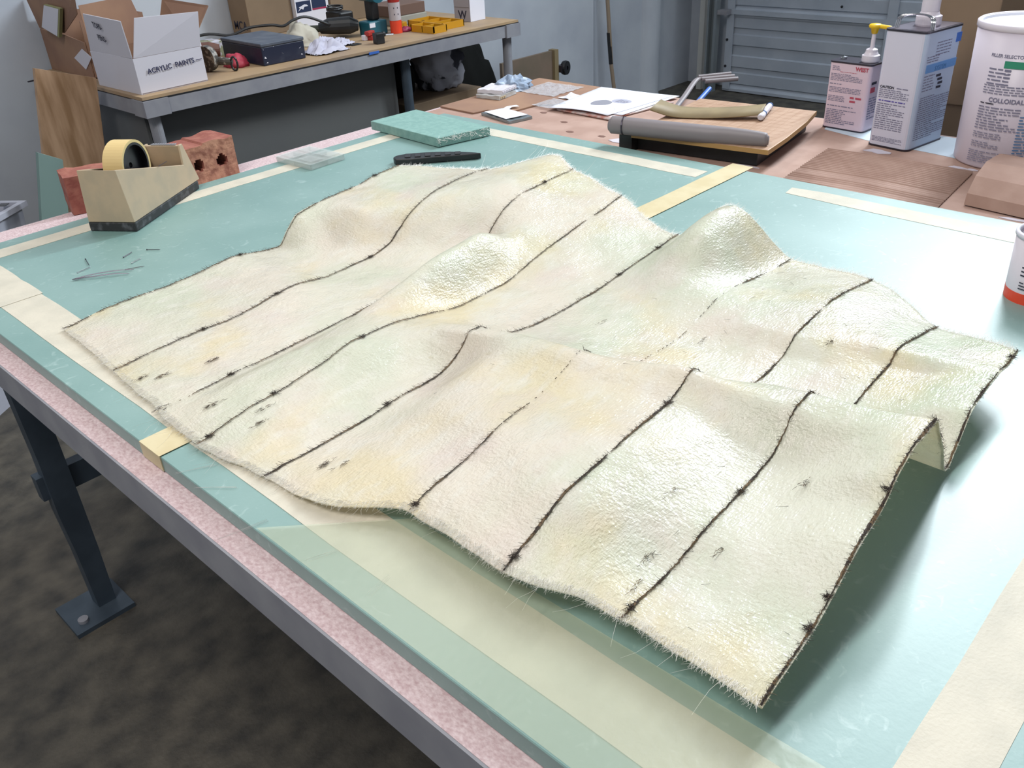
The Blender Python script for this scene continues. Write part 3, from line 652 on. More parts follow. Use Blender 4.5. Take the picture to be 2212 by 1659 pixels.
# small can
def fcan(name, label, loc_, rz, w, d, h, mf, ms, ml, r=.012):
    t = thing(name, label, 'can', loc_, rz)
    def rr(w_, d_, r_): 
        out = []
        for cx_, cy_, a0_ in ((d_ - r_, w_ - r_, 0), (r_, w_ - r_, 90), (r_, r_, 180), (d_ - r_, r_, 270)):
            for k in range(6): a = rad(a0_ + 90 * k / 5); out.append((cx_ + r_ * math.cos(a), cy_ + r_ * math.sin(a)))
        return out
    bm = prism(B(), rr(w, d, r), .002, h - .002)
    for f in bm.faces:
        n_ = f.normal if f.normal.length else None
    bm.normal_update()
    for f in bm.faces:
        if abs(f.normal.y) > .6 : f.material_index = 1
    obj('can_body', bm, [mf, ms], t)
    for z0, z1 in ((0, .0035), (h - .004, h)):
        bm = prism(B(), [(x * 1.0 + (x - d / 2) * .02, y + (y - w / 2) * .02) for x, y in rr(w, d, r)], z0, z1); obj('can_seam', bm, ml, t)
    return t
c1 = fcan('hardener_can', 'small pinkish-white metal can with yellow pump beside the paper cutter', (2.178, .885, cz + .001), rad(-5), .112, .062, .164, CANP, CANP, DMETAL, .01)
fp = lambda x, y, dr=.0008: FR((-dr, x, y), (0, -1, 0), (0, 0, 1))     # front (-X) face print frame
text('WEST', .013, INKR, c1, fp(.040, .146), bold=.0004)
printrows(c1, fp(.102, .142), .022, .012, 3, GREY, seed=1); printrows(c1, fp(.08, .139), .045, .0025, 1, INKR, seed=2)
printrows(c1, fp(.104, .118), .085, .018, 5, GREY, .8, 3); printrows(c1, fp(.104, .108), .07, .005, 1, GREY, .8, 4); printrows(c1, fp(.104, .09), .085, .014, 4, GREY, .8, 5)
printrows(c1, fp(.104, .068), .045, .015, 4, GREY, .8, 6); printrows(c1, fp(.045, .068), .03, .018, 2, INKR, 1.0, 7); printrows(c1, fp(.104, .055), .08, .005, 1, GREY, .8, 8)
printrows(c1, fp(.104, .012), .08, .038, 9, GREY, .8, 9)
sp = lambda x, y: FR((x, -.0008, y), (1, 0, 0), (0, 0, 1))
obj('print_bar', box(B(), .012, .034, -.0012, -.0002, .115, .121), INK, c1); obj('print_bar', box(B(), .010, .03, -.0012, -.0002, .096, .108), INKR, c1); printrows(c1, sp(.01, .03), .04, .055, 9, GREY, .8, 10)
obj('cap_stub', lathe(B(), [(0, .164), (.008, .164), (.008, .170), (0, .172)], 20, cx=.03, cy=.092), CHROME, c1)
def pump(parent, cx_, cy_, z0, s, mh, ang, spout=.05, neck=1.0):
    pm = obj('pump_collar', lathe(B(), [(0, 0), (.021 * s, 0), (.022 * s, .003 * s), (.022 * s, .016 * s), (.018 * s, .018 * s), (.015 * s, .024 * s), (.014 * s, .030 * s), (.008 * s, .033 * s), (.0, .034 * s)], 32, mt=Tm(cx_, cy_, z0)), WPLAS, parent, smooth=False)
    obj('pump_stem', lathe(B(), [(0, .03 * s), (.0055 * s, .03 * s), (.0050 * s, (.03 + .042 * neck) * s), (0, (.031 + .042 * neck) * s)], 20, mt=Tm(cx_, cy_, z0)), WPLAS, parent)
    zt = z0 + (.03 + .042 * neck) * s
    bm = lathe(B(), [(0, -.006 * s), (.007 * s, -.004 * s), (.010 * s, .008 * s), (.0155 * s, .011 * s), (.016 * s, .016 * s), (.012 * s, .019 * s), (0, .020 * s)], 24, mt=Tm(cx_, cy_, zt))
    dx, dy = math.cos(ang), math.sin(ang)
    tube(bm, bez([(cx_, cy_, zt + .014 * s), (cx_ + dx * spout * .5, cy_ + dy * spout * .5, zt + .013 * s), (cx_ + dx * spout * .93, cy_ + dy * spout * .93, zt + .011 * s), (cx_ + dx * spout * 1.02, cy_ + dy * spout * 1.02, zt + .003 * s)], 5), [.0065 * s] * 8 + [.0055 * s] * 8, 12, flat=.8)
    obj('pump_head', bm, mh, parent, smooth=True)
pump(c1, .034, .024, .1645, .95, YEL, rad(-92 + 5), .048)
# large can
c2 = fcan('resin_can', 'tall white rectangular metal can with wire handle and white pump', (2.083, .735, cz + .001), rad(-9), .103, .155, .262, CANW, CANB, DMETAL, .014)
fp2 = lambda x, y: FR((-.0008, x, y), (0, -1, 0), (0, 0, 1)); sp2 = lambda x, y: FR((x, -.0008, y), (1, 0, 0), (0, 0, 1))
text('CAUTION', .0078, INK, c2, fp2(.092, .1345), bold=.0002)
printrows(c2, fp2(.050, .1345), .032, .005, 1, GREY, .8, 20); printrows(c2, fp2(.092, .112), .074, .021, 5, GREY, .8, 21); printrows(c2, fp2(.090, .104), .066, .005, 1, mat('violet_ink', '5a50a0', .6), 1, 22)
printrows(c2, fp2(.092, .040), .070, .062, 13, GREY, .75, 23); printrows(c2, fp2(.092, .012), .076, .012, 4, GREY, .8, 24)
b_ = B(); box(b_, .02, .145, -.0013, -.0002, .172, .190); obj('blue_band', b_, mat('band_blue', '5f8fc6', .5), c2)
text('SYSTEM', .014, INKB, c2, sp2(.055, .174) @ Tm(0, 0, .0006))
o = obj('blue_badge', box(B(), .128, .148, -.0013, -.0002, .225, .245), mat('badge_blue', '3a66b4', .5), c2)
for x, z in ((.070, .158), (.078, .149), (.082, .140), (.078, .131)): obj('hazard_bar', box(B(), x, x + .018, -.0013, -.0002, z, z + .005), INK, c2)
printrows(c2, sp2(.05, .205), .06, .032, 5, GREY, .6, 25); printrows(c2, sp2(.018, .193), .05, .016, 3, GREY, .7, 26); printrows(c2, sp2(.018, .13), .045, .038, 6, GREY, .6, 27); printrows(c2, sp2(.018, .02), .125, .10, 20, GREY, .7, 28)
bm = B(); tube(bm, bez([(.028, .075, .262), (.034, .074, .285), (.06, .066, .296), (.10, .05, .296), (.128, .035, .288), (.135, .028, .262)], 6), .0022, 8)
hd = B()
for dy in (-.004, .0, .004): tube(hd, bez([(.022, .088 + dy, .262), (.026, .083 + dy, .285), (.034, .06 + dy, .291), (.036, .032 + dy, .291), (.034, .012 + dy, .284), (.033, .008 + dy, .262)], 6), .0018, 8)
bm.free(); obj('wire_handle', hd, CHROME, c2)
obj('tin_top', box(B(), .006, .149, .006, .097, .2605, .2625), TIN, c2)
pump(c2, .085, .05, .2625, 1.25, WPLAS, rad(-100), .07, 1.2)
obj('pump_barrel', lathe(B(), [(0, .0), (.0185, 0), (.0195, .001), (.0195, .045), (.017, .047), (0, .047)], 32, mt=Tm(.085, .05, .292)), WPLAS, c2)
# large tub
tu = thing('filler_tub', 'tall round white tub with a green-marked label cut by the right frame edge', 'tub', (2.147, .543, cz + .001))
obj('tub_wall', lathe(B(), [(0, 0), (.100, 0), (.103, .004), (.108, .285), (.103, .285), (.099, .006)], 72), mat('tub_white', 'cfc6d2', .4), tu, smooth=True)
obj('rim', lathe(B(), [(.1075, .279), (.1105, .281), (.1105, .291), (.106, .294), (.1035, .288), (.1075, .279)], 72), WPLAS, tu, smooth=True)
obj('lid', lathe(B(), [(0, .283), (.1030, .283), (.1045, .291), (.101, .291), (.099, .286), (0, .286)], 60), mat('lid_white', 'dfe0ea', .4), tu)
def tl(o, z0, th, dr=.0009): densify(o); cylwrap(o, 0, 0, .1055, z0, th, dr)
def tt(s_, size, m_, z0, th, bold=0): o = text(s_, size, m_, tu, I4, bold=bold); o.matrix_local = I4; cylwrap(o, 0, 0, .1055, z0, th, .0006 + .0012 * z0 / .28 * 1.6)
tt('FILLER SELECTOR', .009, GREY, .232, 2.72, .0001)
tt('COLLOIDAL SILICA', .0125, GREY, .143, 2.86, .0002)
o = obj('green_block', box(B(), 0, .05, 0, .014, 0, .0003), mat('label_green', '2f8a6c', .5), tu); densify(o); cylwrap(o, 0, 0, .1055, .212, 3.02, .0022)
for k, (w, h, n, z0, th, m_) in enumerate(((.045, .036, 5, .176, 2.74, GREY), (.012, .034, 5, .176, 3.05, GREY), (.10, .020, 4, .158, 2.70, GREY), (.034, .006, 1, .136, 2.70, INK), (.085, .050, 9, .084, 2.68, GREY), (.060, .014, 3, .066, 2.68, GREY), (.060, .014, 3, .046, 2.68, GREY), (.085, .026, 6, .014, 2.66, GREY), (.03, .10, 16, .02, 3.5, INKB))):
    tl(rows_mesh(w, h, n, m_, tu, 60 + k), z0, th, .0012 + .0014 * z0 / .2)
# cartons behind
ca = tag(obj('carton', box(B(), 2.48, 2.90, .45, 1.005, 0, .905), CARDD, bevel=.003), 'large brown carton standing on the floor behind the two cans', 'carton')
ca = tag(obj('carton', prism(B(), [(2.47, .865), (2.47, .71), (2.66, .69), (2.66, .865)], .9055, 1.42), CARDD, bevel=.003), 'narrow upright brown carton on top of the floor carton behind the tall can', 'carton')
# paper cutter
pc = thing('paper_cutter', 'guillotine paper cutter with wooden bed and thick grey arm at the table far side', 'paper cutter', (1.9, 1.1, cz + .0005))
cl = lambda bm: loc(bm, pc)
Z0 = cz + .0005
obj('base_frame', cl(prism(B(), [(1.80, .962), (2.13, 1.01), (2.10, 1.30), (1.765, 1.285)], Z0, .9155)), BLACK, pc, bevel=.002)
bed = prism(B(), [(1.783, .928), (1.9, .944), (2.05, .972), (2.155, 1.0), (2.123, 1.325), (1.735, 1.27)], .916, .9275)
obj('cutting_bed', cl(bed), [MAPLE], pc, bevel=.002)
obj('bed_edge', cl(prism(B(), [(1.7825, .9275), (1.9, .9435), (2.05, .9715), (2.156, .9995), (2.156, 1.001), (2.05, .9725), (1.9, .9445), (1.784, .929), (1.7365, 1.27), (1.7345, 1.27)], .9165, .9270)), WOODE, pc)
gl = B(); 
for k in range(1, 12):
    t = k / 12; a = Vector((1.79, .945, .9273)).lerp(Vector((2.14, 1.005, .9273)), t); b = Vector((1.745, 1.26, .9273)).lerp(Vector((2.11, 1.315, .9273)), t); tube(gl, [a, b], .0004, 4)
for k in range(1, 11):
    t = k / 11; a = Vector((1.79, .945, .9273)).lerp(Vector((1.745, 1.26, .9273)), t); b = Vector((2.14, 1.005, .9273)).lerp(Vector((2.11, 1.315, .9273)), t); tube(gl, [a, b], .0004, 4)
g_ = obj('grid_lines', cl(gl), mat('grid_brown', '8a6440', .7), pc); g_['kind'] = 'stuff'
ap = bez([(1.712, 1.318, .946), (1.718, 1.29, .947), (1.738, 1.20, .946), (1.765, 1.10, .944), (1.79, 1.02, .942), (1.806, .965, .941), (1.812, .945, .940)], 5)
na = len(ap); ar = [(.021 if i / na < .62 else .021 - .007 * (i / na - .62) / .38) * (1 if 1 < i < na - 2 else .7) for i in range(na)]
bm = B(); rings = []
for i, p in enumerate(ap):
    d = (ap[min(i + 1, na - 1)] - ap[max(i - 1, 0)]).normalized(); s_ = Vector((0, 0, 1)).cross(d).normalized(); r_ = ar[i]; fl = 1 if i / na < .55 else .8
    rings.append([bm.verts.new(p + s_ * r_ * math.cos(2 * math.pi * k / 20) * (.9 if fl == 1 else .75) + Vector((0, 0, 1)) * r_ * math.sin(2 * math.pi * k / 20)) for k in range(20)])
for a, b in zip(rings, rings[1:]):
    for k in range(20): bm.faces.new((a[k], a[(k + 1) % 20], b[(k + 1) % 20], b[k]))
bm.faces.new(rings[0]); bm.faces.new(rings[-1][::-1])
obj('cutting_arm', cl(bm), GARM, pc, smooth=True)
obj('arm_collar', cl(tube(B(), [(1.7195, 1.283, .947), (1.7205, 1.280, .947)], .0222, 20)), DMETAL, pc)
obj('pivot_bracket', cl(box(B(), 1.74, 1.80, 1.272, 1.31, Z0, .93)), BLACK, pc)
obj('rubber_foot', cl(box(B(), 1.875, 1.90, .985, 1.0, Z0 - .0004, .904)), GREY, pc)
# marker
mk = thing('marker_pen', 'white marker pen with blue rings lying on the wooden cutter bed', 'marker', (1.99, 1.066, .9370), math.atan2(.05, .150))
YX = Tm(0, 0, 0, 0, math.pi / 2, 0)
obj('barrel', lathe(B(), [(0, .02), (.0078, .02), (.0078, .125), (0, .125)], 20, mt=YX), WPLAS, mk)
obj('cap', lathe(B(), [(0, 0), (.006, .0), (.0082, .004), (.0082, .03), (0, .03)], 20, mt=YX), WHITE, mk)
for z in (.034, .118): obj('blue_ring', lathe(B(), [(0, z), (.0084, z), (.0084, z + .007), (0, z + .007)], 20, mt=YX), mat('ring_blue', '1f4f86', .4), mk)
# kraft strip
path = bez([(1.858, 1.305, .955), (1.872, 1.297, .948), (1.90, 1.262, .934), (1.93, 1.20, .932), (1.965, 1.12, .938), (2.0, 1.07, .943)], 7)
bm = B(); pv = None
for i, p in enumerate(path):
    t = i / (len(path) - 1); w_ = Vector((.92, .30, .02)) * (.105 - .05 * t) + Vector((0, 0, .012 * t)); a = bm.verts.new(p); m_ = bm.verts.new(p + w_ * .5 + Vector((0, 0, .006 * math.sin(t * 3.1)))); b = bm.verts.new(p + w_)
    if pv: bm.faces.new((pv[0], a, m_, pv[1])); bm.faces.new((pv[1], m_, b, pv[2]))
    pv = (a, m_, b)
o = obj('kraft_strip', bm, KRAFT, smooth=True); sd = o.modifiers.new('s', 'SOLIDIFY'); sd.thickness = .0025; tag(o, 'curled olive-brown kraft strip lying across the paper cutter bed', 'paper strip')
# grey clamp handle with blue rod
gc = thing('clamp', 'grey ribbed clamp handle with a blue rod jutting over the table far edge', 'clamp', (2.13, 1.38, cz + .002))
gl_ = lambda bm: loc(bm, gc)
obj('arm', gl_(tube(B(), bez([(2.10, 1.395, .888), (2.20, 1.425, .905), (2.31, 1.46, .925), (2.34, 1.452, .93)], 6), .0085, 10, flat=.6)), GARM, gc)
for k in range(3): obj('grip_rib', gl_(tube(B(), [(2.33, 1.463 - .012 * k, .932 - .005 * k), (2.40, 1.395 - .012 * k, .936 - .006 * k)], .0065, 10)), GARM, gc)
obj('blue_rod', gl_(tube(B(), [(2.08, 1.372, .888), (2.20, 1.382, .892), (2.31, 1.41, .908)], .007, 10)), CLEATB, gc)
# papers
def sheetp(name, pts, z0, th, m_, lb, cat='paper', curl=0):
    bm = B(); n_ = 10; g = []
    a, b, c, d = [Vector((p[0], p[1], 0)) for p in pts]
    for i in range(n_ + 1):
        r_ = []
        for j in range(n_ + 1):
            p = a.lerp(b, i / n_).lerp(d.lerp(c, i / n_), j / n_); p.z = z0 + curl * max(0, 1 - i / n_ * 2.5) ** 2 * math.sin(j / n_ * 3.1) + .0004; r_.append(bm.verts.new(p))
        g.append(r_)
    for i in range(n_):
        for j in range(n_): bm.faces.new((g[i][j], g[i + 1][j], g[i + 1][j + 1], g[i][j + 1]))
    o = obj(name, bm, m_, smooth=True); sd = o.modifiers.new('s', 'SOLIDIFY'); sd.thickness = th; sd.offset = 1; return tag(o, lb, cat)
sheetp('magazine', [(1.955, 1.70), (2.20, 1.73), (2.20, 1.46), (1.945, 1.50)], z2 - .004, .004, mat('magazine_cover', 'a86a5c', .6, col2='c9c2c0', scale=30), 'reddish magazine peeking from beneath the white printed sheets', 'magazine')
sheetp('white_paper', [(1.97, 1.71), (2.23, 1.74), (2.262, 1.482), (1.99, 1.49)], z2 + .0014, .0008, PAPER, 'lower white sheet offset beneath the sheet with grey drawings')
pp1 = sheetp('printed_paper', [(1.942, 1.722), (2.236, 1.757), (2.25, 1.495), (1.962, 1.519)], z2 + .003, .0006, PAPER, 'top white sheet printed with two grey oval drawings', curl=.006)
ov = B(); prism(ov, [(2.07 + .034 * math.cos(a * .35) * (1 + .12 * math.sin(a)), 1.625 + .030 * math.sin(a * .35)) for a in range(18)], z2 + .0042, z2 + .0045); obj('oval_drawing', ov, mat('drawing_grey', '85858f', .7), pp1)
ov = B(); prism(ov, [(2.115 + .024 * math.cos(a * .35), 1.585 + .032 * math.sin(a * .35)) for a in range(18)], z2 + .0042, z2 + .0045); obj('oval_drawing', ov, mat('drawing_pale', 'a4a4b4', .7), pp1)
printrows(pp1, FR((2.02, 1.585, z2 + .0046), (-.05, -1, 0), (1, -.05, 0)), .045, .02, 5, GREY, .7, 90); printrows(pp1, FR((2.10, 1.60, z2 + .0046), (-.05, -1, 0), (1, -.05, 0)), .04, .03, 5, INK, .6, 91)
def film(name, cx_, cy_, w, d, h, lb, cat, m_=FILM, z0=z2, seed=0, cast=None):
    bm = B(); n_ = 26; g = []
    for i in range(n_ + 1):
        r_ = []
        for j in range(n_ + 1):
            x = (i / n_ - .5) * w; y = (j / n_ - .5) * d; q = Vector((x * 30, y * 30, seed)); e = math.sin(math.pi * i / n_) * math.sin(math.pi * j / n_)
            r_.append(bm.verts.new((cx_ + x + .006 * noise.noise(q), cy_ + y + .006 * noise.noise(q + Vector((9, 0, 0))), z0 + .001 + abs(noise.noise(q * 1.3)) * h * (.35 + e) + h * .3 * e)))
        g.append(r_)
    for i in range(n_):
        for j in range(n_): bm.faces.new((g[i][j], g[i + 1][j], g[i + 1][j + 1], g[i][j + 1]))
    return tag(obj(name, bm, m_), lb, cat)
film('plastic_film', 2.14, 1.885, .15, .15, .010, 'crumpled clear plastic film on cardboard near the table far corner', 'plastic film', mat('film_alpha', 'dfe3ea', .12, alpha=.45, spec=1.0), seed=3)
film('plastic_sleeve', 2.00, 1.735, .10, .12, .008, 'clear plastic sleeve left of the printed sheets', 'plastic sleeve', mat('film_alpha', ''), seed=8)
film('white_wadding', 2.09, 1.76, .06, .05, .014, 'small white wad of paper behind the printed sheets', 'paper', PAPER, seed=5)
for k, (x, y, z, lb) in enumerate(((1.985, 1.975, z2, 'bottom clear bag of the packet stack at the table corner'), (2.00, 1.985, z2 + .012, 'white-printed packet on top of the clear bags at the table corner'))):
    t_ = thing('plastic_packet', lb, 'packet', (x, y, z), rad(8 + 5 * k))
    bm = B(); box(bm, -.045, .045, -.045, .045, .0005, .0115); bmesh.ops.subdivide_edges(bm, edges=bm.edges[:], cuts=6, use_grid_fill=True)
    for v_ in bm.verts: v_.co += noise.noise_vector(v_.co * 50 + Vector((k, 0, 0))) * .003 ; v_.co.z = max(v_.co.z, .0005)
    obj('bag', bm, mat('bag_clear', 'c9c8c6', .2, alpha=.75, spec=.9) if k == 0 else mat('white_packet', 'd0ccd2', .4), t_)
    for q in range(8 if k else 3): obj('packed_piece', box(B(), -.040 + q * .010, -.033 + q * .010, -.047, -.043, .003, .009), WHITE if k else mat('tan_piece', 'b8a98c', .6), t_)
o = obj('plastic_bag', blob(24, 14, .07, .05, .04, .35, 3, 4, 0), mat('bluish_bag', '8b9bb0', .35)); o.location = (2.09, 2.0, z2); tag(o, 'pale blue crumpled plastic bag behind the packets at the table corner', 'bag')
tg = thing('foil_packet', 'silver foil packet carrying a white paper tag near the teal board', 'packet', (1.825, 1.78, cz + .0006), rad(-12))
bm = B(); box(bm, -.04, .04, -.075, .07, 0, .007); bmesh.ops.subdivide_edges(bm, edges=bm.edges[:], cuts=8, use_grid_fill=True)
for v_ in bm.verts: v_.co += noise.noise_vector(v_.co * 60) * .002; v_.co.z = max(v_.co.z, 0)
obj('pouch', bm, mat('foil', '8d979b', .25, .6), tg)
obj('paper_tag', prism(B(), [(-.038, -.055), (.035, -.058), (.033, .055), (-.034, .062)], .0100, .0106), PAPER, tg); obj('hang_loop', prism(B(), [(.030, .03), (.055, .05), (.075, .04), (.078, .06), (.05, .068), (.028, .055)], .0100, .0105), PAPER, tg)

# ------------------------------------------------------------------ back workbench
bn = thing('workbench', 'grey steel workbench with tan top standing against the pale left wall', 'workbench', (2.2, 3.4, 0))
bl_ = lambda bm: loc(bm, bn)
BX0, BX1, BY0, BY1 = 1.304, 3.10, 2.945, 3.835
obj('benchtop', bl_(prism(B(), [(BX0, 2.963), (BX1, 2.915), (BX1 + .01, BY1), (BX0, BY1)], .888, .899)), BENCHM, bn)
obj('top_edge_strip', bl_(prism(B(), [(BX0 - .001, 2.961), (BX1 + .001, 2.913), (BX1 + .001, 2.918), (BX0 - .001, 2.966)], .884, .8895)), BLACK, bn)
rm = B(); prism(rm, [(BX0, 2.9605), (BX1, 2.9125), (BX1, 2.925), (BX0, 2.973)], .835, .8838); box(rm, BX0, BX0 + .012, 2.975, BY1, .835, .8838); box(rm, BX1 - .012, BX1, 2.93, BY1, .835, .8838); box(rm, BX0, BX1, BY1 - .012, BY1, .835, .8838)
obj('steel_rim', bl_(rm), STEEL, bn)
for x, y, h in ((1.345, 3.0, 1), (3.06, 2.955, 1), (2.47, 2.99, 0), (3.06, 3.79, 1), (1.345, 3.79, 1)):
    lg = obj('leg', bl_(lathe(B(), [(0, 0), (.021, 0), (.021, .84), (0, .84)], 20, cx=x, cy=y)), STEEL if h else LEGM, bn, smooth=False)
    if h: obj('corner_bracket', bl_(box(B(), x - .045, x + .045, y - .047, y + .04, .832, .8865)), STEEL, lg)
obj('front_panel', bl_(box(B(), 1.36, 2.45, 3.04, 3.05, .03, .835)), GPAN, bn)
obj('side_panel', bl_(box(B(), 1.332, 1.342, 3.05, 3.77, .03, .835)), GPAN, bn)
obj('blue_tape', bl_(box(B(), 2.245, 2.295, 2.930, 2.934, .884, .893)), CLEATB, bn)
zb = .8995
# open white box
wb = thing('cardboard_box', 'open white box lettered ACRYLIC PAINTS on the left end of the workbench', 'box', (1.326, 3.005, zb))
def panel(name, pts, m, parent, th=.003):
    a, b, c = [Vector(p) for p in pts[:3]]; n = (b - a).cross(c - a).normalized() * th
    bm = B(); A_ = [bm.verts.new(p) for p in pts]; B_ = [bm.verts.new(Vector(p) + n) for p in pts]; k = len(pts); bm.faces.new(A_); bm.faces.new(B_[::-1])
    for i in range(k): bm.faces.new((A_[i], A_[(i + 1) % k], B_[(i + 1) % k], B_[i]))
    bm.normal_update()
    for f in bm.faces:
        pass
    me_ = bpy.data.meshes.new(name); bmesh.ops.recalc_face_normals(bm, faces=bm.faces)
    bm.faces.ensure_lookup_table()
    if isinstance(m, (list, tuple)): bm.faces[1].material_index = 1
    bm.to_mesh(me_); bm.free(); return link(name, me_, m, parent)
WC = [WHITE, CARD]
panel('front_wall', [(0, 0, 0), (.252, .004, 0), (.252, .004, .116), (0, 0, .116)], [CARD, WHITE][::-1], wb, -.003)
panel('left_wall', [(0, 0, 0), (0, 0, .116), (-.004, .317, .116), (-.004, .317, 0)], [WHITE, CARD], wb, -.003)
panel('right_wall', [(.252, .004, 0), (.252, .004, .116), (.252, .317, .116), (.252, .317, 0)], CARD, wb)
panel('back_wall', [(0, .317, 0), (0, .317, .116), (.252, .317, .116), (.252, .317, 0)], CARD, wb)
panel('bottom', [(0, 0, 0.001), (.252, .004, .001), (.252, .317, .001), (0, .317, .001)], CARD, wb)
panel('front_flap', [(.004, 0, .117), (.252, .004, .117), (.262, -.012, .228), (.036, -.010, .238)], [WHITE, CARD], wb, -.003)
panel('left_flap', [(0, .005, .117), (-.018, -.02, .236), (-.02, .25, .244), (-.004, .312, .117)], [WHITE, CARD], wb, -.003)
panel('back_flap', [(0, .317, .117), (.008, .335, .262), (.195, .335, .272), (.225, .317, .117)], CARD, wb)
panel('right_flap', [(.252, .06, .117), (.345, .06, .232), (.30, .30, .25), (.252, .312, .117)], CARD, wb)
text('ACRYLIC  PAINTS \u2014', .0225, mat('marker_ink', '26284a', .6), wb, FR((.038, -.0036, .062), (1, .016, .045), (-.045, 0, 1)), bold=.0004)
text('TOPS-', .026, INK, wb, FR((-.0175, .20, .205), (-.03, -1, -.08), (-.13, -.1, 1)), bold=.0004)
text('PENS-', .026, INK, wb, FR((-.0135, .195, .165), (-.03, -1, -.08), (-.13, -.1, 1)), bold=.0004)
# brown carton at back left
bc = thing('cardboard_box', 'brown carton with two white tilted labels behind the white box', 'box', (1.36, 3.45, zb))
panel('near_face', [(0, 0, 0), (0, .385, 0), (0, .385, .15), (0, .155, .144), (0, 0, .128)], CARD, bc, .003)
panel('upper_face', [(0, .385, .152), (-.012, .40, .262), (-.012, -.06, .30), (0, -.01, .225), (0, .155, .150)], CARD, bc, .003)
bb = B(); box(bb, .24, .245, 0, .385, 0, .2); box(bb, .006, .24, .380, .385, 0, .2); box(bb, .006, .24, 0, .005, 0, .2); box(bb, .006, .24, 0, .385, 0.0005, .004)
obj('carton_walls', bb, CARD, bc)
lb_ = thing('x', None, None); bpy.data.objects.remove(lb_)
sl = obj('label_slab', prism(B(), [(.295, .165), (.155, .138), (.065, .243), (.205, .25)], 0, .012, mt=Matrix(((0, 0, -1, -.012), (1, 0, 0, 0), (0, 1, 0, 0), (0, 0, 0, 1)))), mat('label_side', '8c8b62', .7), bc)
obj('label_front', prism(B(), [(.290, .166), (.165, .142), (.080, .240), (.205, .247)], 0, .001, mt=Matrix(((0, 0, -1, -.0242), (1, 0, 0, 0), (0, 1, 0, 0), (0, 0, 0, 1)))), WHITE, sl)
l2 = obj('label', prism(B(), [(.125, .065), (.03, .105), (-.035, .080), (.045, .030)], 0, .0012, mt=Matrix(((0, 0, -1, -.001), (1, 0, 0, 0), (0, 1, 0, 0), (0, 0, 0, 1)))), WHITE, bc)
# navy case
cs = thing('metal_case', 'scuffed navy blue metal case with grey dusty lid on the workbench', 'case', (1.839, 3.052, zb), rad(-2))
obj('case_body', box(B(), 0, .186, 0, .30, 0, .066), NAVY, cs, bevel=.003); obj('case_lid', box(B(), -.002, .188, -.002, .302, .0665, .079), NAVYT, cs, bevel=.003)
bm = B()
for (x, z) in ((.008, .06), (.012, .03), (.016, .008), (.09, .035), (.165, .045), (.17, .02), (.05, .062)): prism(bm, [(x + rf.uniform(-.006, .006), z + rf.uniform(-.005, .005)) for _ in range(3)], 0, .0004, mt=Matrix(((1, 0, 0, 0), (0, 0, -1, -.0002), (0, 1, 0, 0), (0, 0, 0, 1))))
obj('chipped_paint', bm, PAPER, cs)
# grinder
gr = thing('angle_grinder', 'dusty hand grinder with pale guard beside the white box on the workbench', 'power tool', (1.70, 3.2, zb))
obj('motor_body', tube(B(), [(-.02, .13, .052), (.06, .09, .05), (.09, .07, .048)], [.03, .032, .022], 18), mat('tool_brown', '6b4638', .5), gr, smooth=False)
obj('body_band', tube(B(), [(.02, .11, .051), (.035, .103, .051)], .034, 18), PAPER, gr)
obj('guard_disc', lathe(B(), [(0, -.012), (.045, -.012), (.045, .012), (0, .012)], 28, mt=Tm(-.025, -.035, .046, 0, math.pi / 2, .3)), mat('dusty_metal', '4f4c48', .5, col2='a5a098', scale=60, lo=.5, hi=.6), gr)
obj('gear_neck', tube(B(), [(-.02, .02, .03), (.0, -.06, .035), (.03, -.11, .033)], [.017, .016, .012], 12), mat('dusty_metal', ''), gr)
obj('loop_handle', tube(B(), [(.03 + .006 * math.sin(a * .42), -.125 - .012 * math.sin(a * .42) , .026 + .024 * math.cos(a * .42)) for a in range(16)], .004, 8), BLACK, gr)
o = obj('pink_rag', blob(24, 14, .042, .055, .046, .22, 2.2, 2, -.0), PINKP, smooth=True); o.location = (1.79, 3.165, zb); tag(o, 'pink rag tucked against the navy case', 'rag')
cordpts = ([(1.70, 3.55, .95), (1.86, 3.50, .977), (1.95, 3.45, .965), (2.02, 3.42, .985), (2.09, 3.36, .99), (2.13, 3.33, .983), (2.175, 3.32, 1.0), (2.234, 3.31, 1.005), (2.321, 3.30, .968), (2.33, 3.29, .96)])
# paper scraps, boxes along the wall
obj_ = tag(obj('cardboard_box', box(B(), 2.195, 2.425, 3.70, 3.85, zb, 1.16), CARDD, bevel=.002), 'plain brown box against the wall behind the navy case', 'box')
text('MCA', .05, INK, obj_, FR((2.194, 3.83, .93), (0, -1, 0), (0, 0, 1)), bold=.0006)
mb = thing('mailing_box', 'white mailing box with navy eagle emblem and red stripe by the wall', 'box', (2.432, 3.68, zb))
obj('box_body', box(B(), 0, .185, 0, .15, 0, .17), PAPER, mb, bevel=.001)
nv = mat('emblem_navy', '1c2b4c', .6)
em = obj('eagle_emblem', box(B(), .006, .085, -.0012, -.0002, .072, .118), nv, mb)
obj('eagle_head', prism(B(), [(.012, .078), (.024, .090), (.018, .094), (.050, .104), (.062, .102), (.070, .095), (.048, .094), (.040, .083), (.030, .088)], 0, .001, mt=Matrix(((1, 0, 0, 0), (0, 0, -1, -.0014), (0, 1, 0, 0), (0, 0, 0, 1)))), PAPER, em)
obj('print_band', box(B(), .092, .17, -.0012, -.0002, .082, .118), nv, mb); obj('red_stripe', box(B(), .092, .17, -.0012, -.0002, .074, .081), mat('stripe_red', '9c2a50', .6), mb)
tag(obj('cardboard_box', box(B(), 2.63, 2.83, 3.68, 3.85, zb, 1.09), CARDD, bevel=.002), 'brown box against the wall right of the mailing box', 'box')
panel('p', [(0, 0, 0)] * 3 + [(0, 0, .1)], PAPER, None) if False else None
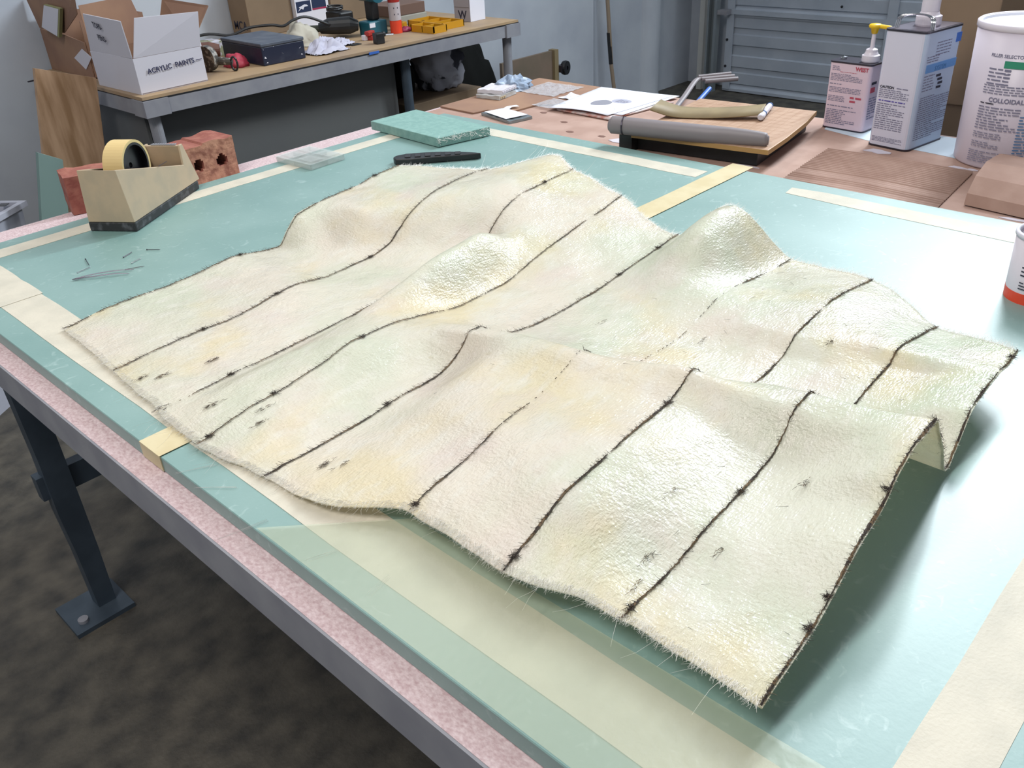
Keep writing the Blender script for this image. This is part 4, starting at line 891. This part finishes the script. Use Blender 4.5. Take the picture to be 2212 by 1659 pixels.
bm = B(); prism(bm, [(1.93, 3.44), (2.06, 3.40), (2.04, 3.50), (1.94, 3.52)], .93, .955); tag(obj('paper_scrap', bm, PAPER), 'folded white paper between the navy case and plain brown box', 'paper').location.z = -.030
bm = B(); box(bm, 1.78, 1.90, 3.42, 3.52, zb, .955); tag(obj('foam_block', bm, mat('olive_foam', '8d8f74', .8, col2='c5c3cc', scale=12, lo=.5, hi=.52)), 'pale block behind the grinder and the navy case', 'block')
cv = lambda x, y: (x, y)
cl2 = thing('cloth', 'crumpled white cloth heap right of the navy case', 'cloth', (2.18, 3.15, zb))
def drape(cx_, cy_, w, d, h, seed, rz=0):
    bm = B(); n_ = 30; g = []
    for i in range(n_ + 1):
        r_ = []
        for j in range(n_ + 1):
            x = (i / n_ - .5); y = (j / n_ - .5); rr_ = max(abs(x), abs(y)) * 2; e = max(0, 1 - (x * x + y * y) * 3.6); q = Vector((x * 4 + seed, y * 9, 0))
            xx = x * w * (1 + .2 * noise.noise(q)); yy = y * d * (1 + .3 * noise.noise(q + Vector((3, 3, 3)))); c_, s_ = math.cos(rz), math.sin(rz)
            r_.append(bm.verts.new((cx_ + xx * c_ - yy * s_, cy_ + xx * s_ + yy * c_, .003 + h * e * (.55 + .45 * math.sin(y * 24 + 4 * noise.noise(q))) + .008 * abs(noise.noise(q * 2)))))
        g.append(r_)
    for i in range(n_):
        for j in range(n_): bm.faces.new((g[i][j], g[i + 1][j], g[i + 1][j + 1], g[i][j + 1]))
    return bm
obj('cloth_fold', drape(-.03, -.06, .17, .13, .055, 1), CLOTH, cl2, smooth=True); obj('cloth_fold', drape(.08, .0, .16, .09, .028, 7, .5), CLOTH, cl2, smooth=True)
obj('cloth_heap', blob(24, 14, .065, .09, .078, .3, 2, 3, 0), mat('cream_cloth', 'b9b4a6', .85), cl2, smooth=True).location = (.03, .19, 0)
dk = thing('power_drill', 'black corded drill lying on the workbench right of the white cloth', 'power tool', (2.37, 3.29, zb))
obj('drill_body', tube(B(), [(-.05, .06, .045), (-.02, .03, .052), (.05, -.02, .05), (.08, -.04, .045)], [.022, .033, .036, .02], 16), BLACK, dk)
obj('drill_handle', tube(B(), [(.02, .0, .05), (.08, .09, .03)], .022, 12), BLACK, dk); obj('chuck', tube(B(), [(-.05, .06, .045), (-.08, .09, .045)], .014, 12), mat('olive_rubber', '2e3326', .5), dk)
obj('power_cord', loc(tube(B(), bez(cordpts, 6), .0055, 8), dk), BLACK, dk)
ch = thing('tool_case', 'black tool charger box with coiled cable behind the drill', 'tool case', (2.51, 3.44, zb)); obj('case_body', box(B(), -.04, .035, -.04, .07, 0, .085), BLACK, ch, bevel=.008)
obj('coiled_cable', tube(B(), [(-.02 + .035 * math.cos(a * .5), .02 + .035 * math.sin(a * .5), .09 + .0006 * a) for a in range(30)], .004, 6), BLACK, ch)
tl_ = thing('cordless_drill', 'teal cordless drill standing on its battery beside the orange bottle', 'power tool', (2.52, 3.235, zb))
obj('battery', box(B(), -.05, .05, -.035, .04, 0, .058), TEALP, tl_, bevel=.006); obj('handle', box(B(), -.016, .026, -.02, .03, .0585, .15), BLACK, tl_, bevel=.008); obj('motor_housing', tube(B(), [(-.02, -.08, .165), (.0, .06, .165)], .032, 16), TEALP, tl_); obj('battery_label', box(B(), -.048, -.018, -.0362, -.0352, .034, .052), PAPER, tl_)
ob = thing('spray_bottle', 'white and orange round can with red cap on the workbench', 'bottle', (2.592, 3.17, zb))
obj('lower_band', lathe(B(), [(0, 0), (.026, 0), (.026, .052), (0, .052)], 24), ORG, ob); obj('upper_label', lathe(B(), [(.0255, .0525), (.0258, .053), (.0258, .125), (0, .125)], 24), mat('can_dull_white', 'b8b0b4', .5), ob); obj('cap', lathe(B(), [(.0255, .1255), (.0255, .14), (.018, .16), (0, .162)], 24), REDP, ob)
for z in (.075, .1): o = obj('printed_mark', box(B(), 0, .02, 0, .006, 0, .0004), INK, ob); cylwrap(o, 0, 0, .0258, z, 3.9, .0006)
rc = thing('clamp', 'small red plastic clamp on the workbench in front of the teal drill', 'clamp', (2.43, 3.14, zb), rad(15)); obj('jaw', box(B(), -.025, .025, -.02, .02, 0, .016), REDP, rc, bevel=.003); obj('grip', box(B(), -.035, .01, -.012, .012, .0165, .036), REDP, rc, bevel=.004)
bk = thing('small_motor', 'small black block with silver shaft near the workbench front edge', 'motor', (2.375, 3.025, zb), rad(-10)); obj('block', box(B(), -.018, .02, -.016, .02, 0, .042), BLACK, bk, bevel=.003); obj('shaft', tube(B(), [(.02, .0, .03), (.075, .01, .025)], .004, 8), CHROME, bk); obj('knob', lathe(B(), [(0, .0), (.01, 0), (.01, .01), (0, .01)], 12, mt=Tm(.02, .0, .034, 0, math.pi / 2, 0)), BLACK, bk)
tag(obj('sandpaper', box(B(), 2.285, 2.33, 3.085, 3.115, zb, zb + .003), BLACK), 'small flat black sanding pad in front of the black drill', 'sanding pad')
tag(obj('white_plug', box(B(), 2.385, 2.405, 3.135, 3.155, zb, zb + .022), WPLAS, bevel=.003), 'tiny white plug left of the red clamp', 'plug')
yr = tag(obj('yellow_tape_roll', lathe(B(), [(.018, 0), (.034, 0), (.034, .03), (.018, .03), (.018, 0)], 24, mt=Tm(2.66, 3.23, zb)), YTRAY), 'yellow tape roll between the orange can and amber trays', 'tape roll')
o = obj('red_pouch', blob(16, 10, .03, .022, .02, .3, 3, 6, 0), mat('magenta_pouch', '8a2448', .5), smooth=True); o.location = (2.640, 3.165, zb); tag(o, 'small magenta pouch left of the amber trays', 'pouch')
for x0, x1, y0, y1, nd, lb in ((2.645, 2.722, 2.985, 3.135, 1, 'amber open organiser tray nearest the workbench front edge'), (2.728, 2.86, 3.02, 3.25, 2, 'larger amber divided organiser tray left of the small white box')):
    t_ = thing('organiser_tray', lb, 'tray', ((x0 + x1) / 2, (y0 + y1) / 2, zb)); w, d = (x1 - x0) / 2, (y1 - y0) / 2
    bm = B(); box(bm, -w, w, -d, d, 0, .003); box(bm, -w, -w + .005, -d, d, .003, .028); box(bm, w - .005, w, -d, d, .003, .028); box(bm, -w, w, -d, -d + .005, .003, .028); box(bm, -w, w, d - .005, d, .003, .028)
    for q in range(nd): box(bm, -w, w, -d + (q + 1) * 2 * d / (nd + 1) - .002, -d + (q + 1) * 2 * d / (nd + 1) + .002, .003, .026)
    obj('tray_body', bm, YTRAY, t_)
    cb = B()
    for q in range(40): x = rf.uniform(-w + .01, w - .01); y = rf.uniform(-d + .01, d - .01); box(cb, x - .006, x + .006, y - .003, y + .003, .004, .012 + rf.random() * .006)
    f_ = obj('small_fixings', cb, DMETAL, t_); f_['kind'] = 'stuff'
tag(obj('flat_box', box(B(), 2.70, 2.90, 3.31, 3.50, zb, .938), mat('pale_grey_box', '9a988e', .7), bevel=.003), 'pale flat box at the back of the workbench under the brown one', 'box')
tag(obj('brown_case', box(B(), 2.69, 2.90, 3.32, 3.50, .9385, .985), mat('dull_brown', '6b5348', .7), bevel=.003), 'brown flat case stacked on the pale box at the workbench back', 'case')
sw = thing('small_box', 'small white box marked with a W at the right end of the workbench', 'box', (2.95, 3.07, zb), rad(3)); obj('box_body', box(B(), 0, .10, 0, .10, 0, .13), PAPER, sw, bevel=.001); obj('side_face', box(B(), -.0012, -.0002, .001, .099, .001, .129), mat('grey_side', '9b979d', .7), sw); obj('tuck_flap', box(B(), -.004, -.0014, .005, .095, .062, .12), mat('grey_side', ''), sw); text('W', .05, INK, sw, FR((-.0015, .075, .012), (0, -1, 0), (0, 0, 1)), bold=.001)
# under the bench and to its right
tag(obj('carton', box(B(), 2.56, 3.02, 3.10, 3.45, 0, .60), CARDD, bevel=.003), 'brown carton under the workbench below the striped cloth bag', 'carton')
o = obj('cloth_bag', blob(36, 20, .12, .13, .115, .3, 2.4, 9, -.09), GCLOTH, smooth=True); o.location = (2.90, 3.28, .692); tag(o, 'grey and white striped cloth bag heaped on the carton under the workbench', 'bag')
o = obj('bin_bag', blob(40, 24, .27, .16, .70, .16, 1.9, 14, 0), BAG, smooth=True); o.location = (3.42, 3.64, 0); tag(o, 'big black bag bulging under the right end of the workbench', 'bag')
o = obj('bin_bag', blob(28, 16, .08, .10, .11, .25, 2.2, 22, -.09), BAG, smooth=True); o.location = (2.66, 3.30, .692); tag(o, 'small black bag beside the middle workbench leg', 'bag')
dl = thing('dolly', 'brown plywood dolly on edge against the wall with a black caster', 'dolly', (4.0, 3.66, 0))
obj('deck', box(B(), -.26, .18, .0, .02, .02, .53), mat('dolly_ply', '6f6455', .7, col2='7b6a5c', scale=6), dl); obj('end_rail', box(B(), .18, .215, -.02, .03, .0, .535), mat('rail_wood', '857658', .7), dl)
obj('caster_wheel', lathe(B(), [(.012, -.014), (.04, -.014), (.043, 0), (.04, .014), (.012, .014)], 24, mt=Tm(.265, -.03, .42, math.pi / 2, 0, .2)), BLACK, dl); obj('caster_fork', box(B(), .215, .27, -.04, .0, .40, .44), DMETAL, dl)
o = obj('striped_bag', blob(28, 16, .09, .07, .30, .3, 2.6, 31, 0), mat('striped_bag', '9294a0', .8, col2='23242c', scale=16, lo=.49, hi=.52), smooth=True); o.location = (3.80, 3.46, 0); o.scale = (.8, 1, 1.45); tag(o, 'white and dark patterned bag right of the workbench leg', 'bag')
# left side of the room
tag(obj('plywood_sheet', prism(B(), [(.865, 0), (1.116, 0), (1.268, .946), (1.081, 1.010)], 0, .018, mt=Matrix(((1, 0, 0, 0), (0, 0, -1, 3.218), (0, 1, 0, 0), (0, 0, 0, 1)))), PLY), 'tall plywood offcut leaning by the left end of the workbench', 'plywood')
tag(obj('foam_offcut', prism(B(), [(.77, 0), (.897, 0), (1.044, .733), (.976, .773)], 0, .022, mt=Matrix(((1, 0, 0, 0), (0, 0, -1, 3.12), (0, 1, 0, 0), (0, 0, 0, 1)))), mat('dull_teal_foam', '768f8a', .7)), 'narrow teal foam offcut leaning in front of the plywood sheet', 'foam offcut')
wbn = thing('storage_bin', 'grey-white plastic storage bin on the floor at the left frame edge', 'bin', (.93, 3.225, 0), math.atan2(-.6, -.8))
bm = B()
def ring4(x0, x1, y0, y1, z): return [bm.verts.new(p) for p in ((x0, y0, z), (x1, y0, z), (x1, y1, z), (x0, y1, z))]
R_ = [ring4(.05, .50, -.28, -.04, 0), ring4(.02, .53, -.32, -.012, .58), ring4(0, .55, -.34, 0, .582), ring4(0, .55, -.34, 0, .60), ring4(.02, .53, -.32, -.02, .60), ring4(.024, .526, -.316, -.024, .57), ring4(.055, .495, -.275, -.045, .01)]
bm.faces.new(R_[0][::-1]); bm.faces.new(R_[-1])
for a, b in zip(R_, R_[1:]):
    for k in range(4): bm.faces.new((a[k], a[(k + 1) % 4], b[(k + 1) % 4], b[k]))
obj('tub', bm, BINM, wbn); obj('handle_slot', box(B(), .035, .06, -.07, -.04, .6, .6025), mat('slot_dark', '4c4d52', .7), wbn)
nl = tag(obj('nail', tube(B(), [(1.245, 3.80, .875), (1.30, 3.862, .866)], .003, 8), DMETAL), 'dark nail sticking out of the wall above the plywood sheet', 'nail')

bm = prism(B(), [(.3195, .72), (.35, .69), (.44, .60), (.445, .20), (.45, .01), (.3195, .01)], .90185, .9021)  # thin pale see-through sheet that lightens the near strip of board and tape
tag(obj('pale_film', bm, mat('pale_film', 'bfc8ae', .35, alpha=.25, spec=.9, bump=.3, bscale=90)), 'translucent pale film over the tape at the near edge', 'resin film')
